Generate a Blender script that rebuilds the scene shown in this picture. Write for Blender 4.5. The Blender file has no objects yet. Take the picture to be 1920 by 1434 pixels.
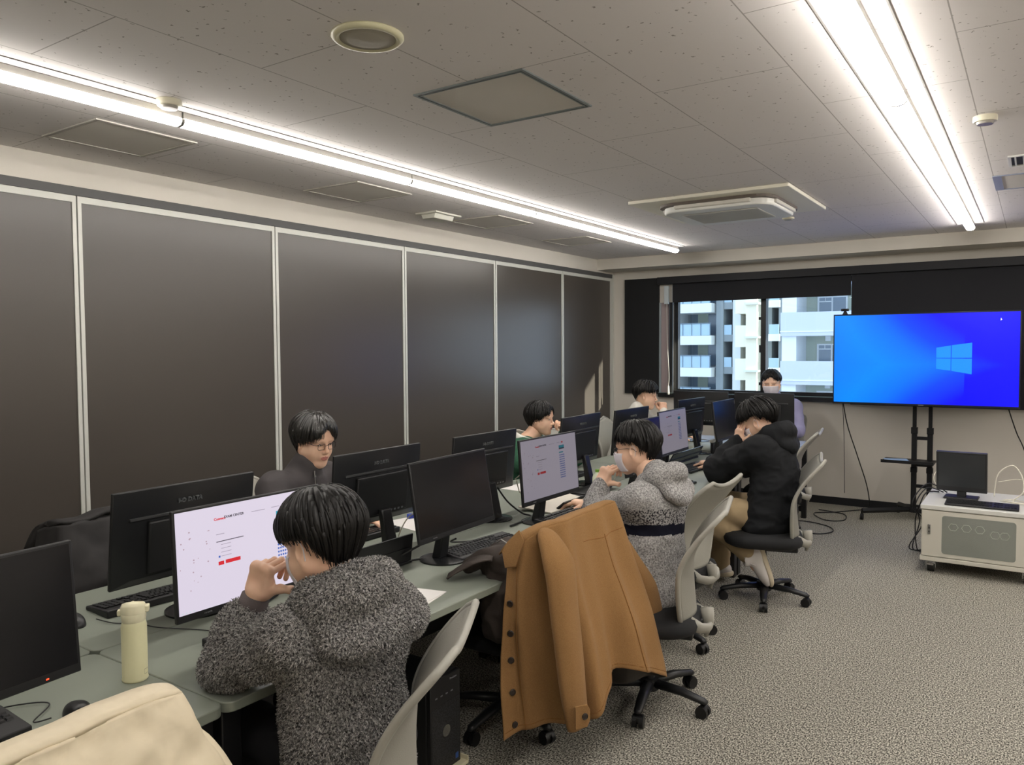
import bpy, math, random
import numpy as np
from mathutils import Vector, Matrix, noise, Euler
PI = math.pi
rnd = random.Random(7)
SC = bpy.context.scene
COL = SC.collection
# ------------------------------------------------------------ camera
CH = 1.62
def _cam():
    yaw, pitch, roll, f = -0.592459722, -0.0447869377, -0.00621885447, 1461.31
    cy, sy = math.cos(yaw), math.sin(yaw)
    fw = Vector((sy*math.cos(pitch), cy*math.cos(pitch), math.sin(pitch)))
    r = Vector((cy, -sy, 0)); u = r.cross(fw)
    r2 = r*math.cos(roll)+u*math.sin(roll); u2 = u*math.cos(roll)-r*math.sin(roll)
    cd = bpy.data.cameras.new('camera'); co = bpy.data.objects.new('camera', cd); COL.objects.link(co)
    cd.sensor_fit = 'HORIZONTAL'; cd.sensor_width = 36; cd.lens = f*36/1920
    cd.clip_start = 0.05; cd.clip_end = 500
    m = Matrix(((r2.x, u2.x, -fw.x, 0), (r2.y, u2.y, -fw.y, 0), (r2.z, u2.z, -fw.z, CH), (0, 0, 0, 1)))
    co.matrix_world = m
    SC.camera = co
_cam()
# ------------------------------------------------------------ world, sun, exposure
vs = SC.view_settings
SC.display_settings.display_device = 'sRGB'
vs.view_transform = 'Standard'; vs.look = 'None'; vs.gamma = 1; vs.use_curve_mapping = False
vs.exposure = 0.22
LAMP = 35.0          # emission of the ceiling light diffusers
W = bpy.data.worlds.new('world'); SC.world = W; W.use_nodes = True
_n = W.node_tree.nodes; _l = W.node_tree.links
_bg = _n['Background']; _bg.inputs[0].default_value = (0.60, 0.76, 1.0, 1); _bg.inputs[1].default_value = 2.3
sd = bpy.data.lights.new('sun', 'SUN'); sd.energy = 12.0; sd.angle = 0.009; sd.color = (1.0, 0.93, 0.82)
so = bpy.data.objects.new('sun', sd); COL.objects.link(so)
so.rotation_mode = 'QUATERNION'
so.rotation_quaternion = Vector((-.93, -.25, -.19)).to_track_quat('-Z', 'Y')
so.location = (6, 20, 12)
# ------------------------------------------------------------ materials
def lin(c):
    if isinstance(c, str):
        c = [int(c[i:i+2], 16)/255 for i in (0, 2, 4)]
        c = [x/12.92 if x <= .04045 else ((x+.055)/1.055)**2.4 for x in c]
    return (c[0], c[1], c[2], 1)
MATS = {}
def mat(name, col, rough=.5, metal=0., emit=None, es=0., col2=None, nscale=60., bump=0., bscale=None, alpha=1., spec=.5, sheen=0., detail=2., stretch=None, lo=.4, hi=.6, trans=0., coat=0., bdist=.002):
    if name in MATS: return MATS[name]
    m = bpy.data.materials.new(name); m.use_nodes = True; MATS[name] = m
    nt = m.node_tree; b = nt.nodes['Principled BSDF']
    b.inputs['Base Color'].default_value = lin(col)
    b.inputs['Roughness'].default_value = rough; b.inputs['Metallic'].default_value = metal
    b.inputs['Specular IOR Level'].default_value = spec
    b.inputs['Sheen Weight'].default_value = sheen
    b.inputs['Alpha'].default_value = alpha
    b.inputs['Transmission Weight'].default_value = trans
    b.inputs['Coat Weight'].default_value = coat
    if emit: b.inputs['Emission Color'].default_value = lin(emit); b.inputs['Emission Strength'].default_value = es
    if col2 or bump:
        tc = nt.nodes.new('ShaderNodeTexCoord'); mp = nt.nodes.new('ShaderNodeMapping')
        nt.links.new(tc.outputs['Object'], mp.inputs['Vector'])
        if stretch: mp.inputs['Scale'].default_value = stretch
        def nz(sc):
            n = nt.nodes.new('ShaderNodeTexNoise'); n.inputs['Scale'].default_value = sc; n.inputs['Detail'].default_value = detail
            nt.links.new(mp.outputs[0], n.inputs['Vector']); return n
        n = nz(nscale)
        if col2:
            r = nt.nodes.new('ShaderNodeValToRGB'); r.color_ramp.elements[0].position = lo; r.color_ramp.elements[1].position = hi
            r.color_ramp.elements[0].color = lin(col); r.color_ramp.elements[1].color = lin(col2)
            nt.links.new(n.outputs[0], r.inputs[0]); nt.links.new(r.outputs[0], b.inputs['Base Color'])
        if bump:
            n2 = n if not bscale else nz(bscale)
            bp = nt.nodes.new('ShaderNodeBump'); bp.inputs['Strength'].default_value = bump; bp.inputs['Distance'].default_value = bdist
            nt.links.new(n2.outputs[0], bp.inputs['Height']); nt.links.new(bp.outputs[0], b.inputs['Normal'])
    return m
def emat(name, col, s=1.):
    if name in MATS: return MATS[name]
    m = bpy.data.materials.new(name); m.use_nodes = True; MATS[name] = m
    b = m.node_tree.nodes['Principled BSDF']; b.inputs['Base Color'].default_value = (.01, .01, .01, 1)
    b.inputs['Roughness'].default_value = .35
    b.inputs['Emission Color'].default_value = lin(col); b.inputs['Emission Strength'].default_value = s
    return m
# ------------------------------------------------------------ mesh builder
class MB:
    def __init__(s): s.v = []; s.f = []; s.m = []
    def add(s, vs, fs, mi=0):
        o = len(s.v); s.v += [tuple(v) for v in vs]; s.f += [tuple(i+o for i in f) for f in fs]; s.m += [mi]*len(fs); return s
    def box(s, x0, x1, y0, y1, z0, z1, mi=0, M=None):
        vs = [(x, y, z) for x in (x0, x1) for y in (y0, y1) for z in (z0, z1)]
        if M: vs = [M @ Vector(v) for v in vs]
        return s.add(vs, [(0, 1, 3, 2), (4, 6, 7, 5), (0, 4, 5, 1), (2, 3, 7, 6), (0, 2, 6, 4), (1, 5, 7, 3)], mi)
    def prism(s, pts, a0, a1, axis='z', mi=0):
        n = len(pts)
        def P(p, h): return {'z': (p[0], p[1], h), 'y': (p[0], h, p[1]), 'x': (h, p[0], p[1])}[axis]
        vs = [P(p, a0) for p in pts]+[P(p, a1) for p in pts]
        fs = [tuple(range(n-1, -1, -1)), tuple(range(n, 2*n))]+[(i, (i+1) % n, n+(i+1) % n, n+i) for i in range(n)]
        if axis == 'y': fs = [f[::-1] for f in fs]
        return s.add(vs, fs, mi)
    def tube(s, path, r, n=10, cap=True, mi=0, sq=(1, 1)):
        path = [Vector(p) for p in path]; N = len(path)
        rs = r if isinstance(r, (list, tuple)) else [r]*N
        vs = []; up = None
        for i, p in enumerate(path):
            t = (path[min(i+1, N-1)]-path[max(i-1, 0)]).normalized()
            if up is None:
                up = Vector((0, 0, 1)) if abs(t.z) < .9 else Vector((1, 0, 0))
            a = t.cross(up)
            if a.length < 1e-6: a = t.cross(Vector((0, 1, 0)))
            a.normalize(); b = a.cross(t); up = b
            for k in range(n):
                an = 2*PI*k/n; vs.append(p+(a*math.cos(an)*sq[0]+b*math.sin(an)*sq[1])*rs[i])
        fs = [(i*n+k, i*n+(k+1) % n, (i+1)*n+(k+1) % n, (i+1)*n+k) for i in range(N-1) for k in range(n)]
        if cap: fs += [tuple(range(n-1, -1, -1)), tuple(range((N-1)*n, N*n))]
        return s.add(vs, fs, mi)
    def lathe(s, prof, n=32, c=(0, 0, 0), mi=0, M=None):
        vs = []
        for r, z in prof:
            for k in range(n):
                a = 2*PI*k/n; v = Vector((c[0]+r*math.cos(a), c[1]+r*math.sin(a), c[2]+z)); vs.append(M @ v if M else v)
        N = len(prof)
        fs = [(i*n+k, i*n+(k+1) % n, (i+1)*n+(k+1) % n, (i+1)*n+k) for i in range(N-1) for k in range(n)]
        fs += [tuple(range(n-1, -1, -1)), tuple(range((N-1)*n, N*n))]
        return s.add(vs, fs, mi)
    def grid(s, P, nu, nv, closed=False, mi=0):
        vs = [P(i, j) for i in range(nu) for j in range(nv)]
        fs = [(i*nv+j, ((i+1) % nu)*nv+j, ((i+1) % nu)*nv+j+1, i*nv+j+1) for i in range(nu if closed else nu-1) for j in range(nv-1)]
        return s.add(vs, fs, mi)
    def mesh(s, name, mats, smooth=False):
        me = bpy.data.meshes.new(name); me.from_pydata(s.v, [], s.f)
        for m in (mats if isinstance(mats, (list, tuple)) else [mats]): me.materials.append(m)
        if any(s.m): me.polygons.foreach_set('material_index', s.m)
        if smooth: me.polygons.foreach_set('use_smooth', [True]*len(me.polygons))
        me.validate(); me.update(); return me
    def o(s, name, mats, parent=None, smooth=False, bev=0, sub=0, solid=0, seg=2, loc=None, auto=False):
        ob = bpy.data.objects.new(name, s.mesh(name, mats, smooth or auto)); COL.objects.link(ob)
        if parent: ob.parent = parent
        if loc: ob.location = loc
        if solid: m = ob.modifiers.new('solid', 'SOLIDIFY'); m.thickness = solid; m.offset = 0
        if bev:
            m = ob.modifiers.new('bevel', 'BEVEL'); m.width = bev; m.segments = seg; m.limit_method = 'ANGLE'; m.angle_limit = .6; m.harden_normals = False
            ob.data.polygons.foreach_set('use_smooth', [True]*len(ob.data.polygons))
            ob.data.set_sharp_from_angle(angle=.9) if not smooth else None
        if sub: m = ob.modifiers.new('sub', 'SUBSURF'); m.levels = sub; m.render_levels = sub
        if auto: ob.data.set_sharp_from_angle(angle=.7)
        return ob
def tag(o, label=None, cat=None, group=None, kind=None):
    if label: o['label'] = label
    if cat: o['category'] = cat
    if group: o['group'] = group
    if kind: o['kind'] = kind
    return o
def thing(name, label, cat, loc=(0, 0, 0), rz=0, group=None):
    e = bpy.data.objects.new(name, None); COL.objects.link(e); e.location = loc; e.rotation_euler = (0, 0, rz); e.empty_display_size = .1
    return tag(e, label, cat, group)
def struct(o): o['kind'] = 'structure'; return o
def dup(root, loc, rz, label, group=None):
    r = root.copy(); COL.objects.link(r); r.location = loc; r.rotation_euler = (0, 0, rz); r['label'] = label
    if group: r['group'] = group
    def kids(a, b):
        for ch in a.children:
            c = ch.copy(); COL.objects.link(c); c.parent = b; kids(ch, c)
    kids(root, r); return r
def text(s, size, m, parent, M, name='lettering', ext=.0004, spacing=1., bold=0.):
    cu = bpy.data.curves.new(name, 'FONT'); cu.body = s; cu.size = size; cu.extrude = ext; cu.space_character = spacing; cu.offset = bold
    cu.align_x = 'CENTER'; cu.align_y = 'CENTER'; cu.resolution_u = 2
    to = bpy.data.objects.new('tmp', cu); COL.objects.link(to)
    dg = bpy.context.evaluated_depsgraph_get(); me = bpy.data.meshes.new_from_object(to.evaluated_get(dg))
    bpy.data.objects.remove(to); bpy.data.curves.remove(cu)
    me.name = name; me.materials.clear(); me.materials.append(m)
    ob = bpy.data.objects.new(name, me); COL.objects.link(ob); ob.parent = parent; ob.matrix_local = M; return ob
def facing(axis_right, axis_up, loc):   # matrix mapping text x->right, y->up
    r = Vector(axis_right).normalized(); u = Vector(axis_up).normalized(); n = r.cross(u)
    return Matrix(((r.x, u.x, n.x, loc[0]), (r.y, u.y, n.y, loc[1]), (r.z, u.z, n.z, loc[2]), (0, 0, 0, 1)))
def rrect(w, h, r, n=5, cx=0, cy=0):
    p = []
    for sx, sy, a0 in ((1, 1, 0), (-1, 1, 90), (-1, -1, 180), (1, -1, 270)):
        for k in range(n+1):
            a = math.radians(a0+90*k/n); p.append((cx+sx*(w/2-r)+r*math.cos(a), cy+sy*(h/2-r)+r*math.sin(a)))
    return p
def cable(name, pts, r, m, label=None, cat='cable', parent=None, n=6, group=None):
    P = [Vector(p) for p in pts]; out = []
    for i in range(len(P)-1):
        p0, p1, p2, p3 = P[max(i-1, 0)], P[i], P[i+1], P[min(i+2, len(P)-1)]
        for k in range(8):
            t = k/8; out.append(.5*((2*p1)+(p2-p0)*t+(2*p0-5*p1+4*p2-p3)*t*t+(3*p1-p0-3*p2+p3)*t**3))
    out.append(P[-1])
    o = MB().tube(out, r, n).o(name, m, parent, smooth=True)
    if label: tag(o, label, cat, group)
    return o
# ------------------------------------------------------------ palette
white = mat('white_paint', 'cfcabd', .6)
beige = mat('warm_white_wall', 'd3cec4', .75, bump=.15, nscale=400)
black_m = mat('black_plastic', '17181a', .42)
black_g = mat('black_gloss', '101113', .22)
dark_m = mat('dark_plastic', '232426', .5)
steel = mat('aluminium', 'b9bcb8', .4, .6)
black_metal = mat('black_metal', '121316', .45, .3)
chrome = mat('chrome', 'b0b0b0', .2, 1.)
offwhite = mat('off_white_plastic', 'd9d8cc', .45)
# ------------------------------------------------------------ room shell
XL, XR, YB, YF, ZC = -4.2, 2.7, -1.8, 8.4, 2.62
def carpet():
    m = bpy.data.materials.new('carpet_tiles'); m.use_nodes = True; nt = m.node_tree; b = nt.nodes['Principled BSDF']
    tc = nt.nodes.new('ShaderNodeTexCoord')
    n1 = nt.nodes.new('ShaderNodeTexNoise'); n1.inputs['Scale'].default_value = 165; n1.inputs['Detail'].default_value = 2.5
    mp = nt.nodes.new('ShaderNodeMapping'); mp.inputs['Scale'].default_value = (1, .62, 1)
    nt.links.new(tc.outputs['Object'], mp.inputs[0]); nt.links.new(mp.outputs[0], n1.inputs['Vector'])
    r = nt.nodes.new('ShaderNodeValToRGB'); e = r.color_ramp.elements
    e[0].position = .36; e[0].color = lin('36342f'); e[1].position = .64; e[1].color = lin('c9c5b8')
    x = e.new(.5); x.color = lin('86837a')
    nt.links.new(n1.outputs[0], r.inputs[0]); nt.links.new(r.outputs[0], b.inputs['Base Color'])
    b.inputs['Roughness'].default_value = .95; b.inputs['Specular IOR Level'].default_value = .1
    bp = nt.nodes.new('ShaderNodeBump'); bp.inputs['Strength'].default_value = .5; bp.inputs['Distance'].default_value = .004
    nt.links.new(n1.outputs[0], bp.inputs['Height']); nt.links.new(bp.outputs[0], b.inputs['Normal'])
    return m
struct(MB().box(XL-.2, XR+.2, YB-.2, YF+.35, -.1, 0).o('floor', carpet()))
def tiles():
    m = bpy.data.materials.new('ceiling_boards'); m.use_nodes = True; nt = m.node_tree; b = nt.nodes['Principled BSDF']
    tc = nt.nodes.new('ShaderNodeTexCoord'); sp = nt.nodes.new('ShaderNodeSeparateXYZ'); cb = nt.nodes.new('ShaderNodeCombineXYZ')
    nt.links.new(tc.outputs['Object'], sp.inputs[0])
    ax = nt.nodes.new('ShaderNodeMath'); ax.operation = 'ADD'; ax.inputs[1].default_value = 10*1.06-2.38
    ay = nt.nodes.new('ShaderNodeMath'); ay.operation = 'ADD'; ay.inputs[1].default_value = 1.275+.52*10
    nt.links.new(sp.outputs[1], ax.inputs[0]); nt.links.new(sp.outputs[0], ay.inputs[0])
    nt.links.new(ax.outputs[0], cb.inputs[0]); nt.links.new(ay.outputs[0], cb.inputs[1])
    br = nt.nodes.new('ShaderNodeTexBrick'); nt.links.new(cb.outputs[0], br.inputs['Vector'])
    br.offset = .5; br.inputs['Scale'].default_value = 1; br.inputs['Brick Width'].default_value = 1.06; br.inputs['Row Height'].default_value = .52
    br.inputs['Mortar Size'].default_value = .0022; br.inputs['Mortar Smooth'].default_value = 0; br.inputs['Bias'].default_value = 0
    br.inputs['Color1'].default_value = br.inputs['Color2'].default_value = lin('e0dbd8'); br.inputs['Mortar'].default_value = lin('a5a09b')
    vo = nt.nodes.new('ShaderNodeTexVoronoi'); vo.inputs['Scale'].default_value = 27; vo.inputs['Randomness'].default_value = 1
    nz = nt.nodes.new('ShaderNodeTexNoise'); nz.inputs['Scale'].default_value = 70; nz.inputs['Detail'].default_value = 2
    mp = nt.nodes.new('ShaderNodeVectorMath'); mp.operation = 'MULTIPLY_ADD'; mp.inputs[1].default_value = (.03, .03, .03)
    nt.links.new(tc.outputs['Object'], nz.inputs['Vector']); nt.links.new(nz.outputs[1], mp.inputs[0]); nt.links.new(tc.outputs['Object'], mp.inputs[2])
    nt.links.new(mp.outputs[0], vo.inputs['Vector'])
    lt = nt.nodes.new('ShaderNodeMath'); lt.operation = 'LESS_THAN'; lt.inputs[1].default_value = .12
    nt.links.new(vo.outputs['Distance'], lt.inputs[0])
    big = nt.nodes.new('ShaderNodeTexNoise'); big.inputs['Scale'].default_value = 9; nt.links.new(tc.outputs['Object'], big.inputs['Vector'])
    g2 = nt.nodes.new('ShaderNodeMath'); g2.operation = 'GREATER_THAN'; g2.inputs[1].default_value = .40; nt.links.new(big.outputs[0], g2.inputs[0])
    mu = nt.nodes.new('ShaderNodeMath'); mu.operation = 'MULTIPLY'; nt.links.new(lt.outputs[0], mu.inputs[0]); nt.links.new(g2.outputs[0], mu.inputs[1])
    mx = nt.nodes.new('ShaderNodeMixRGB'); mx.inputs[2].default_value = lin('98938c'); nt.links.new(mu.outputs[0], mx.inputs[0]); nt.links.new(br.outputs[0], mx.inputs[1])
    nt.links.new(mx.outputs[0], b.inputs['Base Color']); b.inputs['Roughness'].default_value = .8
    return m
struct(MB().box(XL-.2, XR+.2, YB-.2, 8.0, ZC, ZC+.1).o('ceiling', tiles()))
struct(MB().box(XL-.2, XR+.2, 8.0, YF+.1, 2.5, 2.72).o('trim_1', beige))       # dropped beam over the window wall
# window wall with an opening
WX0, WX1, WZ0, WZ1 = -3.45, -.9, 1.09, 2.32
w = MB().box(XL-.2, WX0, YF, YF+.2, 0, 2.5).box(WX1, XR+.2, YF, YF+.2, 0, 2.5).box(WX0, WX1, YF, YF+.2, 0, WZ0).box(WX0, WX1, YF, YF+.2, WZ1, 2.5)
struct(w.o('wall_far', beige))
struct(MB().box(XR, XR+.2, YB-.2, YF, 0, 2.62).o('wall_right', beige))
struct(MB().box(XL-.2, XR+.2, YB-.2, YB, 0, 2.62).o('wall_back', beige))
wl = struct(MB().box(XL-.2, XL, YB-.2, YF, 2.475, ZC).box(XL-.2, XL-.07, YB-.2, YF, 0, 2.475).o('wall_left', beige))
# sliding partition panels
panel_m = mat('partition_laminate', '46413c', .30, spec=.5, bump=.08, nscale=900, bdist=.0004)
jo = [-1.65, -.38, .89, 2.155, 3.44, 4.713, 5.975, 7.22, 8.36]
rail_m = mat('partition_rail', '4a4a4a', .5)
track = MB().box(XL-.06, XL+.012, YB, YF, 2.43, 2.475).o('trim_2', rail_m); struct(track)
alum = mat('panel_frame_aluminium', 'c6c7c0', .45, .15)
for i in range(len(jo)-1):
    a, b_ = jo[i]+.004, jo[i+1]-.004
    p = MB().box(XL-.05, XL-.006, a+.018, b_-.018, .02, 2.40).o('wall_left_panel', panel_m)
    struct(p)
    fr = MB()
    fr.box(XL-.05, XL, a, a+.02, .0, 2.43).box(XL-.05, XL, b_-.02, b_, .0, 2.43).box(XL-.05, XL, a+.02, b_-.02, 2.395, 2.43).box(XL-.05, XL, a+.02, b_-.02, 0, .03)
    fr.o('panel_frame', alum, p)
struct(MB().box(XL-.02, XL+.02, 8.362, YF, 0, 2.475).o('trim_3', alum))
struct(MB().box(XL, XR, YF-.014, YF, 0, .075).o('baseboard_far', mat('black_skirting', '14151a', .5)))
# window: black sashes, mullion, sill, blinds
blk = mat('black_window_frame', '15171b', .4)
wn = struct(MB().box(WX0, WX1, YF+.05, YF+.12, WZ0, WZ0+.045).box(WX0, WX1, YF+.05, YF+.12, WZ1-.05, WZ1).box(WX0, WX0+.05, YF+.05, YF+.12, WZ0+.045, WZ1-.05).box(WX1-.05, WX1, YF+.05, YF+.12, WZ0+.045, WZ1-.05).box(-2.46, -2.405, YF+.035, YF+.12, WZ0+.045, WZ1-.05).o('window_1', blk, bev=.003))
def thin_glass(name, tint=(.97, 1, .99, 1), refl=.05):
    m = bpy.data.materials.new(name); m.use_nodes = True; nt = m.node_tree; nt.nodes.remove(nt.nodes['Principled BSDF'])
    t = nt.nodes.new('ShaderNodeBsdfTransparent'); t.inputs[0].default_value = tint
    g = nt.nodes.new('ShaderNodeBsdfGlossy'); g.inputs['Roughness'].default_value = .02
    mx = nt.nodes.new('ShaderNodeMixShader'); mx.inputs[0].default_value = refl
    nt.links.new(t.outputs[0], mx.inputs[1]); nt.links.new(g.outputs[0], mx.inputs[2]); nt.links.new(mx.outputs[0], nt.nodes['Material Output'].inputs[0])
    return m
glass = thin_glass('window_glass')
MB().box(WX0+.05, -2.46, YF+.085, YF+.087, WZ0+.045, WZ1-.05).o('pane', glass, wn)
MB().box(-2.405, WX1-.05, YF+.095, YF+.097, WZ0+.045, WZ1-.05).o('pane', glass, wn)
MB().box(-2.475, -2.462, YF+.03, YF+.045, 1.55, 1.63).box(-2.475, -2.462, YF+.03, YF+.045, 1.2, 1.23).box(-2.478, -2.462, YF+.02, YF+.045, 1.9, 1.93).o('sash_latch', black_m, wn)
silm = mat('window_sill_grey_green', '4e5f60', .35)
struct(MB().box(-3.60, WX1+.3, YF-.06, YF+.05, 1.045, 1.09).o('window_sill_1', blk, bev=.002))
struct(MB().box(-3.60, WX1+.3, YF-.058, YF+.05, 1.0905, 1.096).o('trim_4', silm))
bl_m = mat('black_blind_fabric', '1c1d22', .85, bump=.2, nscale=300)
hang = tag(MB().box(-3.595, 2.6, YF-.10, YF-.012, 2.325, 2.405).o('blind_box', mat('blind_box_black', '17181d', .6), bev=.004), 'long black roller blind cassette running along the top of the window wall', 'blind')
tag(MB().box(-3.425, -1.545, YF-.055, YF-.045, 2.118, 2.325).o('roller_blind', bl_m), 'black roller blind drawn only a little way down over the window', 'blind')
b2 = tag(MB().box(-1.54, .6, YF-.055, YF-.045, 1.03, 2.325).o('roller_blind', bl_m), 'black roller blind pulled fully down behind the television', 'blind')
b2 = tag(MB().box(.604, 2.6, YF-.055, YF-.045, 1.03, 2.325).o('roller_blind', bl_m), 'black roller blind pulled fully down right of the television', 'blind')
bo = tag(MB().box(-4.03, -3.6, YF-.03, YF-.008, 1.075, 2.405).o('blackout_board', mat('blackout_board_black', '0f1114', .6)), 'black board covering the narrow wall left of the window', 'board')
cas = struct(MB().box(-3.592, -3.573, YF-.04, YF+.05, 1.06, 2.12).box(-3.592, -3.44, YF-.04, YF-.02, 1.045, 1.07).o('window_2', mat('bright_sash_edge', 'a8b4ba', .35, .4)))
MB().box(-3.573, -3.475, YF-.02, YF-.012, 1.07, 2.12).o('pane', mat('frosted_sash_panel', '9c8f90', .25), cas)
MB().box(-3.475, -3.462, YF-.04, YF-.012, 1.07, 2.12).o('sash_rail', mat('sash_rail_grey', '4c5258', .4), cas)
MB().box(-3.459, -3.430, YF-.04, YF-.012, 1.09, 2.12).o('sash_stile', blk, cas)
tag(MB().box(-3.497, -3.447, YF-.125, YF-.102, 2.10, 2.30).o('blind_bracket', mat('pale_bracket', 'bfc9cd', .4)), 'pale metal bracket on the blind box at the top left of the window', 'bracket')
cable('blind_chain', [(-3.47, YF-.11, 2.11), (-3.468, YF-.1, 1.7), (-3.45, YF-.09, 1.3), (-3.462, YF-.08, 1.17)], .003, offwhite, 'thin white blind cord hanging left of the window', 'blind cord')
tag(MB().lathe([(0, 0), (.012, 0), (.014, .02), (.010, .10), (0, .105)], 12).o('cord_weight', offwhite, loc=(-3.462, YF-.08, 1.075), smooth=True), 'white weight on the end of the blind cord', 'cord weight')
# unseen slab added outside over the window to cut off the upper sun
struct(MB().box(-6, 4, YF+.25, YF+1.25, 2.60, 2.75).o('sun_block_slab', beige))
# ------------------------------------------------------------ ceiling fittings
diff_m = emat('lamp_diffuser', 'fff9f2', LAMP)
trough = mat('lamp_housing_grey', '9c9a95', .5)
def ceiling_light(x, y0, y1, label, grp):
    t = thing('ceiling_light', label, 'ceiling light', (x, (y0+y1)/2, ZC), 0, grp)
    h = (y1-y0)/2-.003
    MB().box(-.030, .030, -h, h, -.030, -.0005).o('housing', trough, t, bev=.003)
    MB().box(-.098, -.092, -h, h, -.003, -.0003).box(.092, .098, -h, h, -.003, -.0003).o('recess_edge', mat('recess_edge_grey', '8f8d88', .6), t)
    pr = [(-.032, -.030), (-.031, -.044), (-.022, -.054), (0, -.058), (.022, -.054), (.031, -.044), (.032, -.030)]
    MB().prism(pr, -h+.004, h-.004, 'y').o('diffuser', diff_m, t, auto=True)
    for s in (-1, 1):
        MB().prism([(a*1.06, b*1.04) for a, b in pr], s*h-.004*(s > 0), s*h+.004*(s < 0), 'y').o('end_cap', trough, t)
ly = [-1.4, -.37, .78, 1.99, 3.44, 4.78, 6.12, 7.47]
ordn = ['behind the viewer', 'just behind the viewer', 'nearest', 'second', 'third', 'fourth', 'fifth', 'farthest']
for i in range(1, len(ly)-1):
    nm = ['', 'leftmost visible', 'second from the left', 'third from the left', 'fourth from the left', 'fifth', 'last before the window wall'][i]
    ceiling_light(-3.03, ly[i], ly[i+1], 'lit white strip light above the dark panels, %s of its row' % nm, 'strip lights above the dark panels')
for i in range(1, len(ly)-1):
    nm = ['', 'first', 'second', 'nearest visible', 'second nearest', 'third nearest', 'last before the television'][i]
    ceiling_light(-.475, ly[i], ly[i+1] if i < 6 else 7.50, 'lit white strip light over the aisle, %s of its row' % nm, 'strip lights over the aisle')
for i in range(1, len(ly)-1):  # unseen third row, added to raise the bounce light
    ceiling_light(1.75, ly[i], ly[i+1], 'strip light of an added row for bounce light, outside the view, %s' % ['', 'first from the rear wall', 'second from the rear wall', 'third from the rear wall', 'in mid room', 'second from the window wall', 'nearest the window wall'][i], 'added strip lights outside the view')
# round ceiling speaker
t = thing('ceiling_speaker', 'large round cream ceiling speaker near the camera', 'speaker', (-1.798, 1.855, ZC))
MB().lathe([(.085, 0), (.115, 0), (.116, -.006), (.108, -.014), (.095, -.016), (.089, -.010)], 48).o('trim_ring', mat('cream_plastic', 'cfcaa8', .35), t, smooth=True)
MB().lathe([(0, -.004), (.089, -.004), (.088, -.012), (.06, -.016), (0, -.018)], 48).o('speaker_grille', mat('speaker_grille_grey', 'a8a293', .6, bump=.4, nscale=700), t, smooth=True)
# access hatches
def hatch(x0, x1, y0, y1, label, frm, fill, t_=.012, grp=None, lip=.006):
    t = thing('ceiling_hatch', label, 'ceiling hatch', ((x0+x1)/2, (y0+y1)/2, ZC), 0, grp)
    a, b = (x1-x0)/2, (y1-y0)/2
    for k, w_ in ((0, t_), (1, t_*.6)):
        o_ = k*(t_*1.4); A, B = a-o_, b-o_
        m = MB().box(-A, A, -B, -B+w_, -lip, 0).box(-A, A, B-w_, B, -lip, 0).box(-A, -A+w_, -B+w_, B-w_, -lip, 0).box(A-w_, A, -B+w_, B-w_, -lip, 0)
        m.o('frame' if k == 0 else 'inner_frame', frm, t)
    MB().box(-a+t_*2, a-t_*2, -b+t_*2, b-t_*2, -.003, 0).o('hatch_panel', fill, t)
tl = mat('hatch_board', 'd0cbc2', .8)
hatch(-2.062, -1.548, 2.378, 2.906, 'square access hatch with grey metal frame in the middle of the ceiling', mat('hatch_frame_grey', '7f8685', .4, .5), tl)
fl = mat('hatch_frame_white', 'b5b1a8', .6)
for y0, nm in ((1.83, 'nearest the camera'), (3.39, 'second from the camera'), (4.86, 'third from the camera, behind the exit fitting'), (6.25, 'farthest from the camera')):
    hatch(-3.86, -3.385, y0, y0+.49, 'white flush ceiling hatch along the dark panels, '+nm, fl, tl, .010, 'flush hatches along the dark panels')
def detector(x, y, r, label, h=.035):
    t = thing('smoke_detector', label, 'detector', (x, y, ZC))
    MB().lathe([(0, 0), (r, 0), (r, -h*.55), (r*.93, -h*.7), (0, -h*.7)], 32).o('housing', mat('detector_cream', 'd9d4bd', .4), t, auto=True)
    MB().lathe([(0, -h*.7), (r*.72, -h*.7), (r*.66, -h), (0, -h)], 32).o('sensor_cap', mat('detector_grey', '9a958a', .4), t, auto=True)
detector(-2.91, 1.87, .048, 'small round detector beside the left strip light')
detector(-.208, 4.04, .048, 'round white detector right of the aisle strip light')
detector(-1.63, 6.30, .045, 'small round detector behind the ceiling air conditioner', .02)
t = thing('emergency_fitting', 'flat white rectangular fitting on the ceiling above the dark panels', 'emergency fitting', (-3.74, 4.585, ZC))
MB().box(-.10, .10, -.15, .15, -.012, 0).o('base_plate', offwhite, t, bev=.003)
MB().prism([(-.07, -.012), (.07, -.012), (.055, -.045), (-.055, -.045)], -.12, .10, 'y').o('cover', offwhite, t, bev=.004)
# cassette air conditioner
t = thing('ceiling_air_conditioner', 'white four-way cassette air conditioner in the ceiling', 'air conditioner', (-1.82, 5.46, ZC))
acw = mat('ac_white', 'e2e2dc', .45)
MB().prism(rrect(1.08, 1.02, .01), -.022, -.0, 'z').o('ceiling_plate', mat('ac_plate_cream', 'e4e0d0', .5), t, bev=.004)
MB().prism(rrect(.80, .80, .15, 8), -.040, -.022, 'z').o('outlet_rim', mat('ac_vent_dark', '5a5048', .5), t)
MB().prism(rrect(.76, .70, .13, 8), -.080, -.030, 'z').o('centre_panel', acw, t, bev=.012, seg=3)
for (x, y, a, b) in ((0, -.358, .26, .022), (0, .358, .26, .022), (-.375, 0, .022, .24), (.375, 0, .022, .24)):
    MB().box(x-a, x+a, y-b, y+b, -.062, -.030).o('air_flap', mat('ac_flap', 'd6d2c8', .4), t, bev=.006)
g = MB()
for k in range(26):
    y = -.21+k*.0168; g.box(-.26, .26, y, y+.007, -.0855, -.079)
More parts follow.
